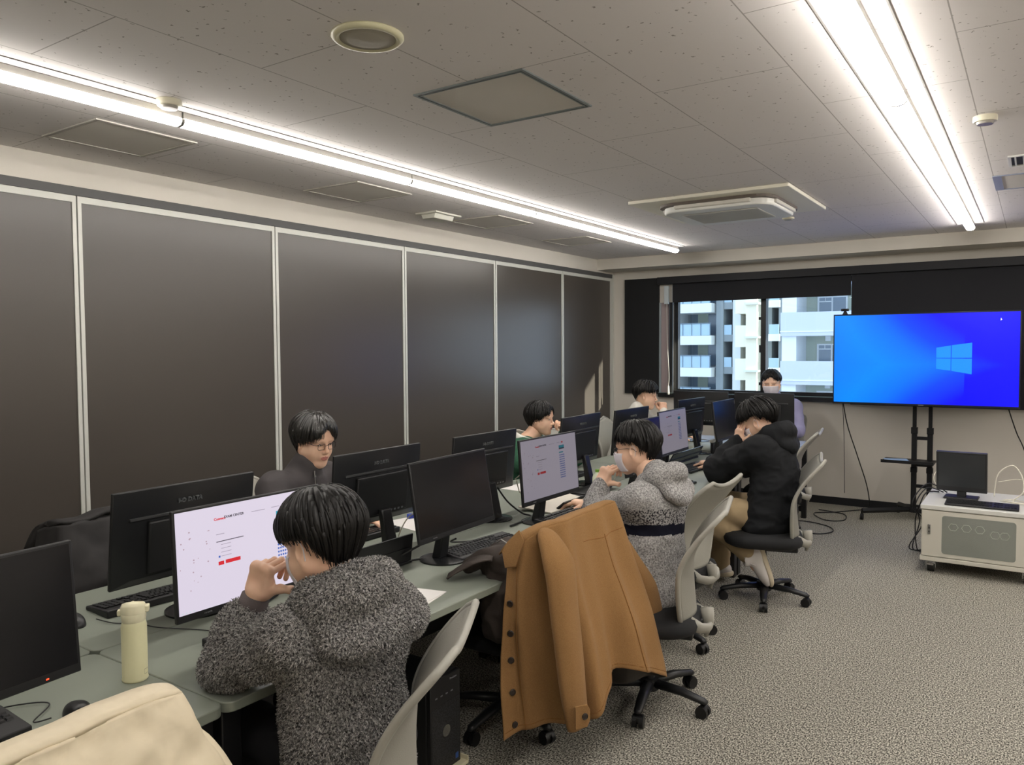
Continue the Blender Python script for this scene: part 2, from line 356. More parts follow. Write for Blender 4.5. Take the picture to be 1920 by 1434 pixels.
for k in range(14): g.box(-.26+k*.04, -.258+k*.04, -.21, .217, -.084, -.079)
g.o('intake_grille', mat('ac_grille', 'cfcfc8', .5), t)
MB().box(-.26, .26, -.21, .217, -.0812, -.0801).o('filter', mat('ac_filter', '9c9c95', .8), t)
# supply vents at right
t = thing('ceiling_vent', 'slatted air vent at the right edge of the ceiling', 'vent', (0, 5.09, ZC))
MB().box(-.15, .15, -.14, -.125, -.008, 0).box(-.15, .15, .125, .14, -.008, 0).box(-.15, -.135, -.125, .125, -.008, 0).box(.135, .15, -.125, .125, -.008, 0).o('frame', acw, t)
MB().box(-.135, .135, -.125, .125, -.001, .0).o('duct', mat('duct_dark', '34363e', .8), t)
for k in range(7): MB().box(-.12+k*.038, -.112+k*.038, -.122, .122, -.007, -.001).o('slat', acw, t)
t = thing('ceiling_hatch', 'small ceiling hatch with bluish frame at the right edge', 'ceiling hatch', (0, 5.73, ZC))
MB().box(-.24, -.195, -.25, .25, -.006, 0).box(.2, .24, -.25, .25, -.006, 0).box(-.195, .2, .23, .25, -.006, 0).box(-.195, .2, -.25, -.235, -.006, 0).o('frame', mat('hatch_frame_blue', '8a90a0', .5), t)
MB().box(-.195, .2, -.235, .23, -.003, 0).o('hatch_panel', tl, t)
# ------------------------------------------------------------ buildings across the street
ck = {}
bw = mat('render_white', 'e6e9ec', .8); bg_ = mat('facade_grey', '8f979c', .8); bd = mat('facade_dark_grey', '5f6a74', .8)
blv = mat('facade_lavender', 'c9cde4', .8); bwin = mat('far_window_glass', '66788a', .15, spec=.8); bcurt = mat('far_curtain', 'b9bfae', .7)
bre = mat('recess_shade', 'b9c0b2', .8); brl = mat('balcony_glass', 'a9c4d6', .15); bst = mat('balcony_rail', '6c7c8a', .5)
bsun = mat('facade_white_sunlit', 'f3ecd6', .8)  # white render with warm sunlight put into its colour
L = thing('apartment_building', 'grey and white apartment block with glass balconies', 'building', (-21, 62, -9))
def part(n, m, par, x0, x1, y0, y1, z0, z1, bev=0):
    ox, oy, oz = par_off[par.name]
    return MB().box(x0-ox, x1-ox, y0-oy, y1-oy, z0-oz, z1-oz).o(n, m, par, bev=bev)
par_off = {L.name: (-21, 62, -9)}
ZG, ZT = -9, 16
part('wall', bg_, L, -40, -15.6, 65.0, 74, ZG, ZT)
part('pier', bg_, L, -21.75, -21.15, 62.2, 65, ZG, ZT)
part('pier', bw, L, -20.45, -19.80, 62.4, 65, ZG, ZT)
part('pier', bsun, L, -18.95, -18.10, 61.0, 65, ZG, ZT)
part('pier', bg_, L, -17.95, -17.35, 62.5, 65, ZG, ZT)
part('pier', bg_, L, -16.7, -15.9, 62.0, 65, ZG, ZT)
part('pier', bw, L, -25.9, -25.2, 62.2, 65, ZG, ZT)
FH = 2.62
for k in range(-4, 5):
    z = 2.50+FH*k-.0     # top of slab below railing
    s = part('balcony', bw, L, -26.2, -21.9, 61.5, 65, z-.75 if k > -2 else z-.5, z+.0)
    ox, oy, oz = par_off[L.name]
    MB().box(-25.9-ox, -22.0-ox, 61.55-oy, 61.58-oy, z+.02-oz, z+.95-oz).o('glass_panel', brl, s)
    r = MB()
    for q in range(6): r.box(-25.9+q*.77-ox, -25.86+q*.77-ox, 61.5-oy, 61.55-oy, z-oz, z+1.0-oz)
    r.box(-25.95-ox, -21.95-ox, 61.5-oy, 61.56-oy, z+.97-oz, z+1.04-oz).o('railing', bst, s)
    w_ = part('window', bwin, L, -25.0, -22.6, 64.93, 65, z+.1, z+2.0)
    MB().box(-24.3-ox, -23.4-ox, 64.9-oy, 64.93-oy, z+.1-oz, z+2-oz).box(-22.65-ox, -22.5-ox, 64.9-oy, 64.95-oy, z+.1-oz, z+2-oz).o('curtain', bcurt, w_)
    # small bays
    b_ = part('balcony', bg_, L, -21.15, -20.45, 62.3, 65, z-.5, z+.05)
    MB().box(-21.12-ox, -20.5-ox, 62.3-oy, 62.33-oy, z+.05-oz, z+.85-oz).o('glass_panel', brl, b_)
    part('window', bwin, L, -21.1, -20.5, 64.9, 65, z+.1, z+2.0)
    b_ = part('balcony', bsun, L, -19.85, -18.95, 61.2, 65, z-.95, z+.75)
    part('window', bcurt, L, -19.75, -19.0, 64.9, 65, z+.8, z+2.1)
    b_ = part('balcony', bw, L, -17.4, -16.55, 61.7, 65, z-.5, z+.05)
    MB().box(-17.35-ox, -16.6-ox, 61.7-oy, 61.75-oy, z+.05-oz, z+.8-oz).o('glass_panel', brl, b_)
    part('window', bwin, L, -17.35, -16.75, 64.9, 65, z+.1, z+2.0)
    part('sill', bw, L, -19.0, -17.9, 60.7, 62, z+2.35, z+2.5)
R_ = thing('apartment_building', 'pale lavender apartment block with solid balcony fronts', 'building', (-7, 40, -9))
par_off[R_.name] = (-7, 40, -9)
part('wall', bre, R_, -10.6, 12, 42.2, 50, ZG, 12)
part('pier', bw, R_, -10.65, -9.95, 40.15, 42.2, ZG, 12)
for k in range(-4, 4):
    z = .86+2.42*k
    part('balcony_front', blv, R_, -10.68, 8, 40.0, 40.15, z-1.17, z)
    part('floor_slab', bw, R_, -10.6, 8, 40.15, 42.2, z-1.17, z-.95)
    part('moulding', bw, R_, -10.70, 8, 39.97, 40.0, z-.98, z-.93)
    for x in (-9.3, -5.6):
        ox, oy, oz = par_off[R_.name]
        w_ = part('window', bw, R_, x-.1, x+1.35, 42.12, 42.2, z-.4, z+.85)
        MB().box(x-ox, x+.58-ox, 42.1-oy, 42.12-oy, z-.3-oz, z+.78-oz).box(x+.66-ox, x+1.27-ox, 42.1-oy, 42.12-oy, z-.3-oz, z+.78-oz).o('pane', bwin, w_)
        MB().box(x-ox, x+.58-ox, 42.08-oy, 42.1-oy, z+.56-oz, z+.61-oz).box(x+.28-ox, x+.31-ox, 42.08-oy, 42.1-oy, z+.6-oz, z+.78-oz).o('glazing_bar', bw, w_)
        part('wall_lamp', bw, R_, x+.35, x+.6, 41.9, 42.2, z+1.0, z+1.25)
grd = struct(MB().box(-60, 40, 12, 80, -9.2, -9).o('trim_6', mat('street_asphalt', '77787a', .9)))
t = thing('service_van', 'small grey van parked down in the street behind the window', 'van', (-18.2, 56, -9), 0)
bpy.data.objects.remove(t)
# ------------------------------------------------------------ desks
desk_top = mat('desk_top_grey', '7f857a', .42, bump=.04, nscale=900, bdist=.0003)
edge_m = mat('desk_edge_grey', '6f746a', .5)
leg_m = mat('desk_leg_black', '121214', .45)
DX0, DXC, DX1 = -2.935, -2.315, -1.685
def desk(xa, xb, y0, y1, label, grp, front):
    t = thing('desk', label, 'desk', ((xa+xb)/2, (y0+y1)/2, 0), 0, grp)
    a, b = (xb-xa)/2-.0015, (y1-y0)/2-.0015
    MB().prism(rrect(2*a, 2*b, .03, 6), .692, .72).o('desktop', desk_top, t, bev=.003)
    s = 1 if front > 0 else -1
    for yy in (-b+.04, b-.04):
        for xx in (a-.06, -a+.06):
            MB().box(xx-.022, xx+.022, yy-.03, yy+.03, 0, .692).o('leg', leg_m, t, bev=.004)
    MB().box(-a+.04, a-.04, -b+.03, -b+.06, .64, .692).box(-a+.04, a-.04, b-.06, b-.03, .64, .692).box(-s*(a-.03)-.01, -s*(a-.03)+.01, -b+.06, b-.06, .60, .692).o('under_frame', leg_m, t)
    MB().box(-s*(a-.012)-.005, -s*(a-.012)+.005, -b+.07, b-.07, .30, .685).o('modesty_panel', mat('modesty_black', '1a1a1c', .6), t)
    return t
dy = [0.0, 1.2, 3.30, 5.4, 7.1]
nmN = ['nearest grey desk on the aisle side, holding the cream bottle', 'long grey desk on the aisle side where the man in fleece sits', 'long grey desk on the aisle side where the man in striped knit sits', 'farthest grey desk on the aisle side, by the man in black jacket']
nmF = ['nearest grey desk on the panel side, behind the cream bottle', 'long grey desk on the panel side where the man with glasses sits', 'long grey desk on the panel side where the person in green sits', 'farthest grey desk on the panel side, by the person in white']
for i in range(4):
    desk(DXC, DX1, dy[i], dy[i+1], nmN[i], 'desks of the aisle side', 1)
    desk(DX0, DXC, dy[i], dy[i+1], nmF[i], 'desks of the panel side', -1)
# facilitator's desk across the end
t = thing('desk', 'pale desk standing crosswise at the window end, in front of the man in vest', 'desk', (-2.35, 7.37, 0))
MB().prism(rrect(1.22, .52, .02, 4), .695, .72).o('desktop', mat('pale_desk_top', 'a9b4c4', .35), t, bev=.003)
for sx in (-.56, .56):
    MB().box(sx-.02, sx+.02, -.22, -.18, 0, .695).o('leg', leg_m, t)
    MB().box(sx-.02, sx+.02, .18, .22, 0, .695).o('leg', leg_m, t)
# cable trays with raised lids between the rows
tray_m = mat('cable_tray_black', '141416', .4)
def tray(x, y, w, h, ang, label, m=None):
    t = thing('cable_tray', label, 'cable tray', (x, y, .72), 0, 'cable trays along the desk centre')
    MB().box(-.10, .04, -w/2, w/2, .001, .012).o('tray_frame', tray_m, t, bev=.002)
    c, s_ = math.cos(ang), math.sin(ang)
    M = Matrix.Rotation(ang, 4, 'Y')
    lid = MB().box(-.004, .004, -w/2, w/2, 0, h, M=Matrix.Translation((.03, 0, .012)) @ M).o('lid', m or tray_m, t, bev=.0015)
    MB().box(.004, .007, -w/2+.01, w/2-.01, h*.45, h*.52, M=Matrix.Translation((.03, 0, .012)) @ M).o('lid_hinge', black_m, lid)
tray(-2.20, 2.20, .50, .115, .12, 'black cable tray with raised lid behind the head of the man in fleece')
tray(-2.21, 3.88, .42, .06, .9, 'black cable tray with low lid behind the lit monitor of the man in striped knit')
tray(-2.28, 4.30, .34, .05, 1.0, 'black cable tray beside the green bottle')
tray(-2.30, 5.75, .62, .10, .5, 'black cable tray reflecting blue light beside the hand of the man in black jacket', mat('tray_lid_gloss', '22252c', .12))
# ------------------------------------------------------------ monitors
scr_off = mat('screen_off', '1b1b1d', .22); scr_off.node_tree.nodes['Principled BSDF'].inputs['Specular IOR Level'].default_value = .35
def page(scr, W_, H_, st, seed):
    """exam page on a screen: local x out of the screen, y = -right, z up. st brightness"""
    k = st
    def em(n, c): return emat('%s_%02d' % (n, round(k*100)), c, k)
    M0 = lambda y, z, d=.0012: facing((0, 1, 0), (0, 0, 1), (d, y, z))
    def R(n, cx, cz, w, h, m, d=.0007):
        return MB().box(d-.0002, d, cx-w/2, cx+w/2, cz-h/2, cz+h/2).o(n, m, scr)
    R('browser_bar', 0, H_/2-.0105, W_-.002, .019, em('page_bar', 'd9d2e6'), .0005)
    R('question_card', -.035, -.01, .21, .20, em('page_card', 'd8cedb'), .0005)
    R('task_bar', 0, -H_/2+.005, W_-.002, .009, em('task_bar', '20242c'), .0005)
    red = em('page_red', 'c8202c'); dk = em('page_dark', '4a4450'); bl = em('page_blue', '3a5fae'); tl_ = em('page_teal', '1f8fa5'); gy = em('page_grey', '9a90a2'); dn = em('page_navy', '26384e')
    text('Connect', .011, red, scr, M0(-.118, .108), 'page_logo', bold=.0003)
    text('EXAM CENTER', .0105, dk, scr, M0(-.068, .110), 'page_title', bold=.0002)
    R('page_menu', .02, .109, .05, .002, gy); R('page_menu', .085, .110, .03, .002, gy)
    R('red_button', .121, .110, .016, .008, red)
    R('page_text', -.118, .062, .028, .002, gy); R('question_text', -.085, .040, .095, .0025, dk)
    for q in range(4): R('answer_text', -.10, .030-q*.0115, .035, .0016, gy)
    R('radio_mark', -.124, -.005, .006, .006, bl)
    R('red_button', -.119, -.025, .019, .011, red); R('red_button', -.078, -.024, .052, .011, red)
    R('status_box', .113, .086, .052, .018, tl_); R('status_box', .113, .078, .052, .007, dn, .0009); R('status_box', .107, .058, .042, .006, tl_)
    g = MB()
    for r in range(11):
        for c in range(6):
            y, z = .091+c*.0088, .044-r*.0115
            pts = [(y+.0034*math.cos(a*PI/4), z+.0034*math.sin(a*PI/4)) for a in range(8)]
            g.prism(pts, .0005, .0009, 'x')
    g.o('number_dots', bl, scr)
    rr = random.Random(seed); d = MB()
    for q in range(20):
        y, z = -.255+rr.random()*.10, -.11+rr.random()*.2; r_ = .0012+rr.random()*.0015
        d.prism([(y+r_*math.cos(a*PI/4), z+r_*math.sin(a*PI/4)) for a in range(8)], .0005, .0008, 'x')
    d.o('page_pattern', em('page_pattern', 'a8909c'), scr)
    ic = MB()
    for q in range(4): ic.box(.0007, .0009, -W_/2+.008+q*.012, -W_/2+.013+q*.012, -H_/2+.003, -H_/2+.007)
    ic.o('task_icons', em('icons', 'c0c8d0'), scr)
mon_back = mat('monitor_back', '1d1e20', .33)
mon_back2 = mat('monitor_back_lower', '141517', .5)
def monitor(x, y, z, yaw, tilt, label, grp, lit=0, seed=1, led=False, w=.54, h=.325, logo=True):
    """(x,y,z) is the centre of the front face; yaw the direction it faces"""
    t = thing('computer_monitor', label, 'monitor', (x-.06*math.cos(yaw), y-.06*math.sin(yaw), .72), yaw, grp)
    zc = z-.72
    P = bpy.data.objects.new('screen_housing', None)
    M = Matrix.Translation((.06, 0, zc)) @ Matrix.Rotation(-tilt, 4, 'Y')
    hs = MB().box(-.014, 0, -w/2, w/2, -h/2, h/2).o('screen_housing', black_m, t, bev=.003); hs.matrix_local = M
    # sloping back shell
    b = MB(); a, c = w/2-.004, h/2-.004
    o_ = [(-.014, -a, -c), (-.014, a, -c), (-.014, a, c), (-.014, -a, c)]
    i_ = [(-.040, -a+.05, -c+.03), (-.040, a-.05, -c+.03), (-.028, a-.03, c-.085), (-.028, -a+.03, c-.085)]
    b.add(o_+i_, [(0, 4, 5, 1), (1, 5, 6, 2), (2, 6, 7, 3), (3, 7, 4, 0), (4, 7, 6, 5)]).o('back_shell', mon_back, hs, bev=.003)
    MB().box(-.046, -.022, -.16, .16, -c+.035, c-.10).o('back_panel', mon_back2, hs, bev=.006)
    MB().box(-.034, -.020, -a+.045, a-.045, c-.092, c-.083).o('back_ridge', mat('ridge_grey', '3a3b3d', .35), hs, bev=.001)
    MB().box(-.048, -.036, -.14, .02, -c+.038, -c+.062).o('port_strip', mat('port_dark', '0b0b0c', .6), hs)
    pp = MB()
    for q in range(6): pp.box(-.049, -.047, -.13+q*.024, -.118+q*.024, -c+.043, -c+.051)
    pp.o('port', mat('port_metal', '8a8d90', .3, .8), hs)
    if logo: text('I-O DATA', .021, mat('logo_grey', '5b5e60', .5), hs, facing((0, -1, 0), (-.25, 0, .97), (-.0245, 0, c-.052)), 'logo', bold=.0006, ext=.003)
    b0 = .022
    scm = scr_off
    if lit: scm = emat('screen_lit_%02d' % round(lit*100), 'cfc6d6', lit)
    sc = MB().box(0, .0006, -w/2+.008, w/2-.008, -h/2+b0, h/2-.008).o('screen', scm, hs)
    if lit: page(sc, w-.016, h-b0-.008, lit, seed); 
    for ch in sc.children: ch.location.z += (b0-.008)/2
    text('I-O DATA', .006, mat('logo_silver', '8c8c90', .4), hs, facing((0, 1, 0), (0, 0, 1), (.0005, -.17, -h/2+.011)), 'front_logo')
    if led: MB().box(0, .0012, w/2-.086, w/2-.080, -h/2+.008, -h/2+.011).o('power_led', emat('led_red', 'ff4020', 3), hs)
    MB().prism([(-.045, .008), (.0, .008), (.025, zc-.10), (.0, zc-.10)], -.030, .030, 'y').o('stand_neck', black_m, t, bev=.006)
    MB().lathe([(0, 0), (.105, 0), (.105, .006), (.08, .011), (0, .012)], 36).o('stand_base', black_g, t, auto=True)
    return t
gN = 'monitors of the aisle row'; gF = 'monitors of the panel row'
monitor(-1.936, .704, .991, .075, .081, 'switched-off black monitor at the bottom left, beside the cream bottle', gN, led=True)
monitor(-2.016, 1.548, .998, -.018, .045, 'lit monitor with exam page in front of the man in fleece', gN, lit=.98, seed=2)
monitor(-2.02, 2.565, 1.008, .042, .16, 'switched-off tilted monitor behind the tan coat', gN)
monitor(-2.047, 3.393, 1.009, -.013, .078, 'lit monitor with exam page in front of the man in striped knit', gN, lit=.29, seed=3)
monitor(-1.99, 4.40, 1.013, .005, .09, 'dark bluish monitor just behind the head of the man in striped knit', gN)
monitor(-2.213, 5.435, .993, .021, .092, 'lit monitor with exam page left of the man in black jacket', gN, lit=.24, seed=5)
monitor(-2.123, 6.325, 1.014, .009, .135, 'switched-off monitor directly in front of the man in black jacket', gN)
monitor(-2.46, 1.60, 1.001, PI, .12, 'back of a black monitor left of the lit near screen', gF)
monitor(-2.417, 2.509, 1.016, PI, .09, 'back of a black monitor in front of the man with glasses', gF)
monitor(-2.42, 3.318, 1.012, 3.115, .09, 'back of a black monitor left of the person in green', gF)
monitor(-2.503, 4.505, 1.012, PI+.02, .09, 'back of a black monitor right of the person in green', gF)
monitor(-2.496, 5.267, 1.006, 3.11, .09, 'back of a black monitor below the person in white', gF)
monitor(-2.43, 6.297, 1.019, 3.091, .09, 'back of a black monitor with shiny top edge, right of the person in white', gF)
t1 = monitor(-2.66, 7.19, 1.03, PI/2+.0, .05, 'black back of a monitor on the crosswise desk, under the window', 'monitors on the crosswise desk', logo=False)
t2 = monitor(-2.06, 7.19, 1.03, PI/2+.0, .05, 'monitor back on the crosswise desk, below the face of the man in vest', 'monitors on the crosswise desk', logo=False)
# ------------------------------------------------------------ keyboards and mice
kb_m = mat('keyboard_black', '161618', .5); key_m = mat('key_black', '1e1f21', .42)
keyme = {}
def keymesh(w, d):
    k = (round(w, 4), round(d, 4))
    if k not in keyme:
        a, b = w/2, d/2; c, e = a-.0022, b-.0022
        keyme[k] = MB().add([(-a, -b, 0), (a, -b, 0), (a, b, 0), (-a, b, 0), (-c, -e+.0006, .007), (c, -e+.0006, .007), (c, e, .0065), (-c, e, .0065)],
            [(0, 1, 5, 4), (1, 2, 6, 5), (2, 3, 7, 6), (3, 0, 4, 7), (4, 5, 6, 7)]).mesh('key', key_m)
    return keyme[k]
def keyboard(x, y, rz, label, full=True, tilt=.0):
    """long side along local x, user at -y; origin at desk top"""
    t = thing('keyboard', label, 'keyboard', (x, y, .72), rz, 'keyboards')
    MB().prism([(-.078, .0), (.078, 0), (.078, .026), (-.078, .014)], -.222, .222, 'x').o('keyboard_body', kb_m, t, bev=.004)
    rows = []
    u = .0187; X0 = -.214
    def row(z0, ws, x):
        for w_ in ws:
            if w_ > 0: rows.append((x+w_*u/2, z0, w_*u-.0018))
            x += abs(w_)*u
    ys = [.052, .026, .0075, -.011, -.0295, -.048]
    row(ys[0], [1, -1]+[1]*4+[-.5]+[1]*4+[-.5]+[1]*4, X0); row(ys[1], [1]*13+[2], X0); row(ys[2], [1.5]+[1]*12+[1.5], X0)
    row(ys[3], [1.8]+[1]*11+[2.2], X0); row(ys[4], [2.3]+[1]*10+[2.7], X0); row(ys[5], [1.4, 1, 1.3, 5.6, 1.3, 1, 1, 1.4], X0)
    X1 = X0+15.35*u
    row(ys[0], [1]*3, X1); row(ys[1], [1]*3, X1); row(ys[2], [1]*3, X1); row(ys[4], [-1, 1], X1); row(ys[5], [1]*3, X1)
    X2 = X1+3.35*u
    for q in range(1, 5): row(ys[q], [1]*4, X2)
    row(ys[5], [2, 1, 1], X2)
    if full:
        for (a, b, w_) in rows[:100]:
            k = bpy.data.objects.new('key', keymesh(w_, .0168)); COL.objects.link(k); k.parent = t
            k.location = (a, b, .0195+b*.077-.0015)
    else:
        m = MB()
        for (a, b, w_) in rows: m.box(a-w_/2+.001, a+w_/2-.001, b-.0075, b+.0075, .016+b*.077, .0245+b*.077)
        ks = m.o('keys', key_m, t); ks['kind'] = 'stuff'
    return t
def mouse(x, y, rz, label):
    t = thing('computer_mouse', label, 'mouse', (x, y, .72), rz, 'computer mice')
    def P(i, j):
        v = i/24*2*PI; u_ = j/10*PI/2
        r = max(math.cos(u_), .001)**.65; zz = .034*math.sin(u_)**.9
        return (.031*r*math.cos(v), .053*r*math.sin(v), .001+zz*(1-.25*r*math.sin(v)))
    MB().grid(P, 24, 11, True).o('mouse_body', black_m, t, smooth=True)
    MB().tube([(-.004, .030, .0215), (.004, .030, .0215)], .006, 10).o('scroll_wheel', mat('wheel_grey', '3a3a3c', .5), t)
    return t
# rz: user at +x side => local -y points to +x => rz = +90deg
keyboard(-2.03, .64, PI/2+.02, 'black keyboard at the bottom left corner, behind the cream coat')
keyboard(-2.0, 1.62, PI/2-.02, 'black keyboard under the elbow of the man in fleece', full=False)
keyboard(-2.045, 2.80, PI/2-.10, 'black keyboard in front of the tilted switched-off monitor')
keyboard(-2.03, 3.55, PI/2-.02, 'black keyboard in front of the man in striped knit', full=False)
keyboard(-1.925, 4.68, PI/2-.05, 'black keyboard at the empty seat with the grey chair', full=False)
keyboard(-2.08, 5.48, PI/2-.04, 'black keyboard under the hand of the man in black jacket', full=False)
keyboard(-2.63, 1.60, -PI/2-.05, 'black keyboard on the panel side next to a mouse', full=False)
keyboard(-2.66, 2.62, -PI/2, 'black keyboard behind the monitor of the man with glasses', full=False)
keyboard(-2.68, 4.62, -PI/2, 'black keyboard behind the monitor right of the person in green', full=False)
mouse(-1.945, .962, 1.4, 'black mouse in front of the cream bottle')
mouse(-2.60, 1.285, -1.7, 'black mouse beside the keyboard on the panel side')
mouse(-1.98, 5.86, 1.5, 'black mouse beside the hand of the man in black jacket')
# ------------------------------------------------------------ bottles and papers
cr = mat('bottle_cream', 'd9d6ae', .38); cr2 = mat('bottle_lid_cream', 'e4dfc0', .35)
t = thing('vacuum_bottle', 'cream vacuum bottle standing on the nearest desk', 'bottle', (-2.03, 1.16, .72), 0)
MB().lathe([(0, 0), (.031, 0), (.0335, .003), (.0335, .006), (.0325, .008), (.0325, .150), (.030, .160), (.029, .163)], 48).o('bottle_body', cr, t, auto=True)
MB().lathe([(.029, .162), (.0305, .166), (.0315, .172), (.0325, .186), (.0315, .188)], 48).o('bottle_collar', cr2, t, auto=True)
def P(i, j):
    a = 2*PI*i/40; r, z = [(.0325, .186), (.033, .190), (.032, .203), (.028, .211), (.016, .2135), (0.0001, .214)][j]
    return (r*math.cos(a), r*math.sin(a), z+.004*math.sin(a)*(j > 1))
MB().grid(P, 40, 6, True).o('bottle_cap', cr2, t, smooth=True)
MB().box(.024, .040, -.010, .010, .180, .196).o('lid_latch', cr2, t, bev=.003)
t.rotation_euler[2] = -2.25
MB().box(-.040, -.026, -.012, .012, .186, .204).o('lid_hinge', cr2, t, bev=.003)
fr = MB()
for k in range(8):
    a0, a1 = -.05+k*.07+1.45+1.1, -.05+(k+1)*.07+1.45+1.1
    for z0, z1 in ((.018, .0195), (.031, .0325)):
        fr.add([(.0328*math.cos(a), .0328*math.sin(a), z) for a, z in ((a0, z0), (a1, z0), (a1, z1), (a0, z1))], [(0, 1, 2, 3)])
for a0, a1 in ((2.5, 2.53), (3.03, 3.06)):
    fr.add([(.0328*math.cos(a), .0328*math.sin(a), z) for a, z in ((a0, .018), (a1, .018), (a1, .0325), (a0, .0325))], [(0, 1, 2, 3)])
fr.o('maker_mark', mat('mark_olive', 'a9a585', .4), t)
t = thing('drink_bottle', 'green drink bottle with dark label pattern, behind the raised arm in knit', 'bottle', (-2.06, 3.93, .72))
gm = mat('bottle_green_pattern', '4c7c1c', .3, col2='b9cf6a', nscale=26, lo=.45, hi=.5)
MB().lathe([(0, 0), (.028, 0), (.031, .004), (.031, .02), (.0285, .03), (.031, .04), (.031, .12)], 32).o('bottle_body', gm, t, auto=True)
MB().lathe([(.031, .12), (.0315, .121), (.0315, .155), (.028, .168), (.014, .186), (.0135, .192)], 32).o('bottle_shoulder', mat('bottle_white_label', 'cfd8c0', .35), t, auto=True)
MB().lathe([(.0135, .190), (.0155, .190), (.0155, .205), (0, .206)], 24).o('bottle_cap', mat('cap_green', '6f9a3a', .4), t, auto=True)
pap = mat('paper_white', 'e6e3e0', .7)
def sheet(x, y, rz, z, w=.21, h=.297, label=None, grp=None, th=.0012, curl=.0, m=None, name='paper_sheet', cat='paper'):
    def P(i, j):
        u_, v = i/8-.5, j/8-.5
        return (u_*w, v*h, curl*(u_+.5)**3)
    o = MB().grid(P, 9, 9).o(name, m or pap, None, solid=th)
    o.location = (x, y, z+th/2); o.rotation_euler[2] = rz
    return tag(o, label, cat, grp)
sheet(-1.86, 2.05, .22, .7203, label='top white sheet fanned out beside the arm in fleece', grp='papers by the man in fleece', th=.002)
sheet(-1.87, 2.02, .10, .7225, label='white sheet under the right arm in fleece, lying on the other', grp='papers by the man in fleece', th=.002)
sheet(-2.60, 3.03, 1.35, .7203, label='white leaflet with blue block between two monitors', w=.25, h=.34)
o = tag(MB().box(-2.50, -2.44, 2.92, 3.01, .7218, .7228).o('blue_card', mat('card_blue', '2f7fd6', .6)), 'small blue card on the white leaflet', 'card')
sheet(-2.66, 4.17, 1.5, .7203, label='white printed sheet by the sleeve of the person in green', w=.25, h=.34)
o = tag(MB().box(-2.60, -2.56, 4.02, 4.28, .722, .723).o('red_slip', mat('slip_red', 'd98a86', .6)), 'thin pinkish slip on the white printed sheet', 'slip')
t = MB().add([(-2.16, 3.58, .725), (-2.16, 4.02, .725), (-2.36, 4.0, .76), (-2.36, 3.56, .74)], [(0, 1, 2, 3)]).o('folder', mat('folder_cream', 'd9d2c6', .6), None, solid=.006)
tag(t, 'cream folder leaning behind the lit monitor of the man in striped knit', 'folder')
t = tag(MB().box(-.05, .05, -.012, .012, 0, .024).o('eraser_box', mat('box_blue', '2a3fa0', .5), bev=.003, loc=(-2.72, 3.12, .7203)), 'small blue box beside the white leaflet', 'box')
t.rotation_euler[2] = 1.2
sheet(-1.92, 3.95, .1, .7203, label='white sheet under the green bottle side of the man in striped knit', w=.12, h=.2)
sheet(-2.0, 7.40, 0, .7203, label='white sheet on the crosswise desk', w=.2, h=.25, m=mat('paper_blue', 'b5c6e8', .5))
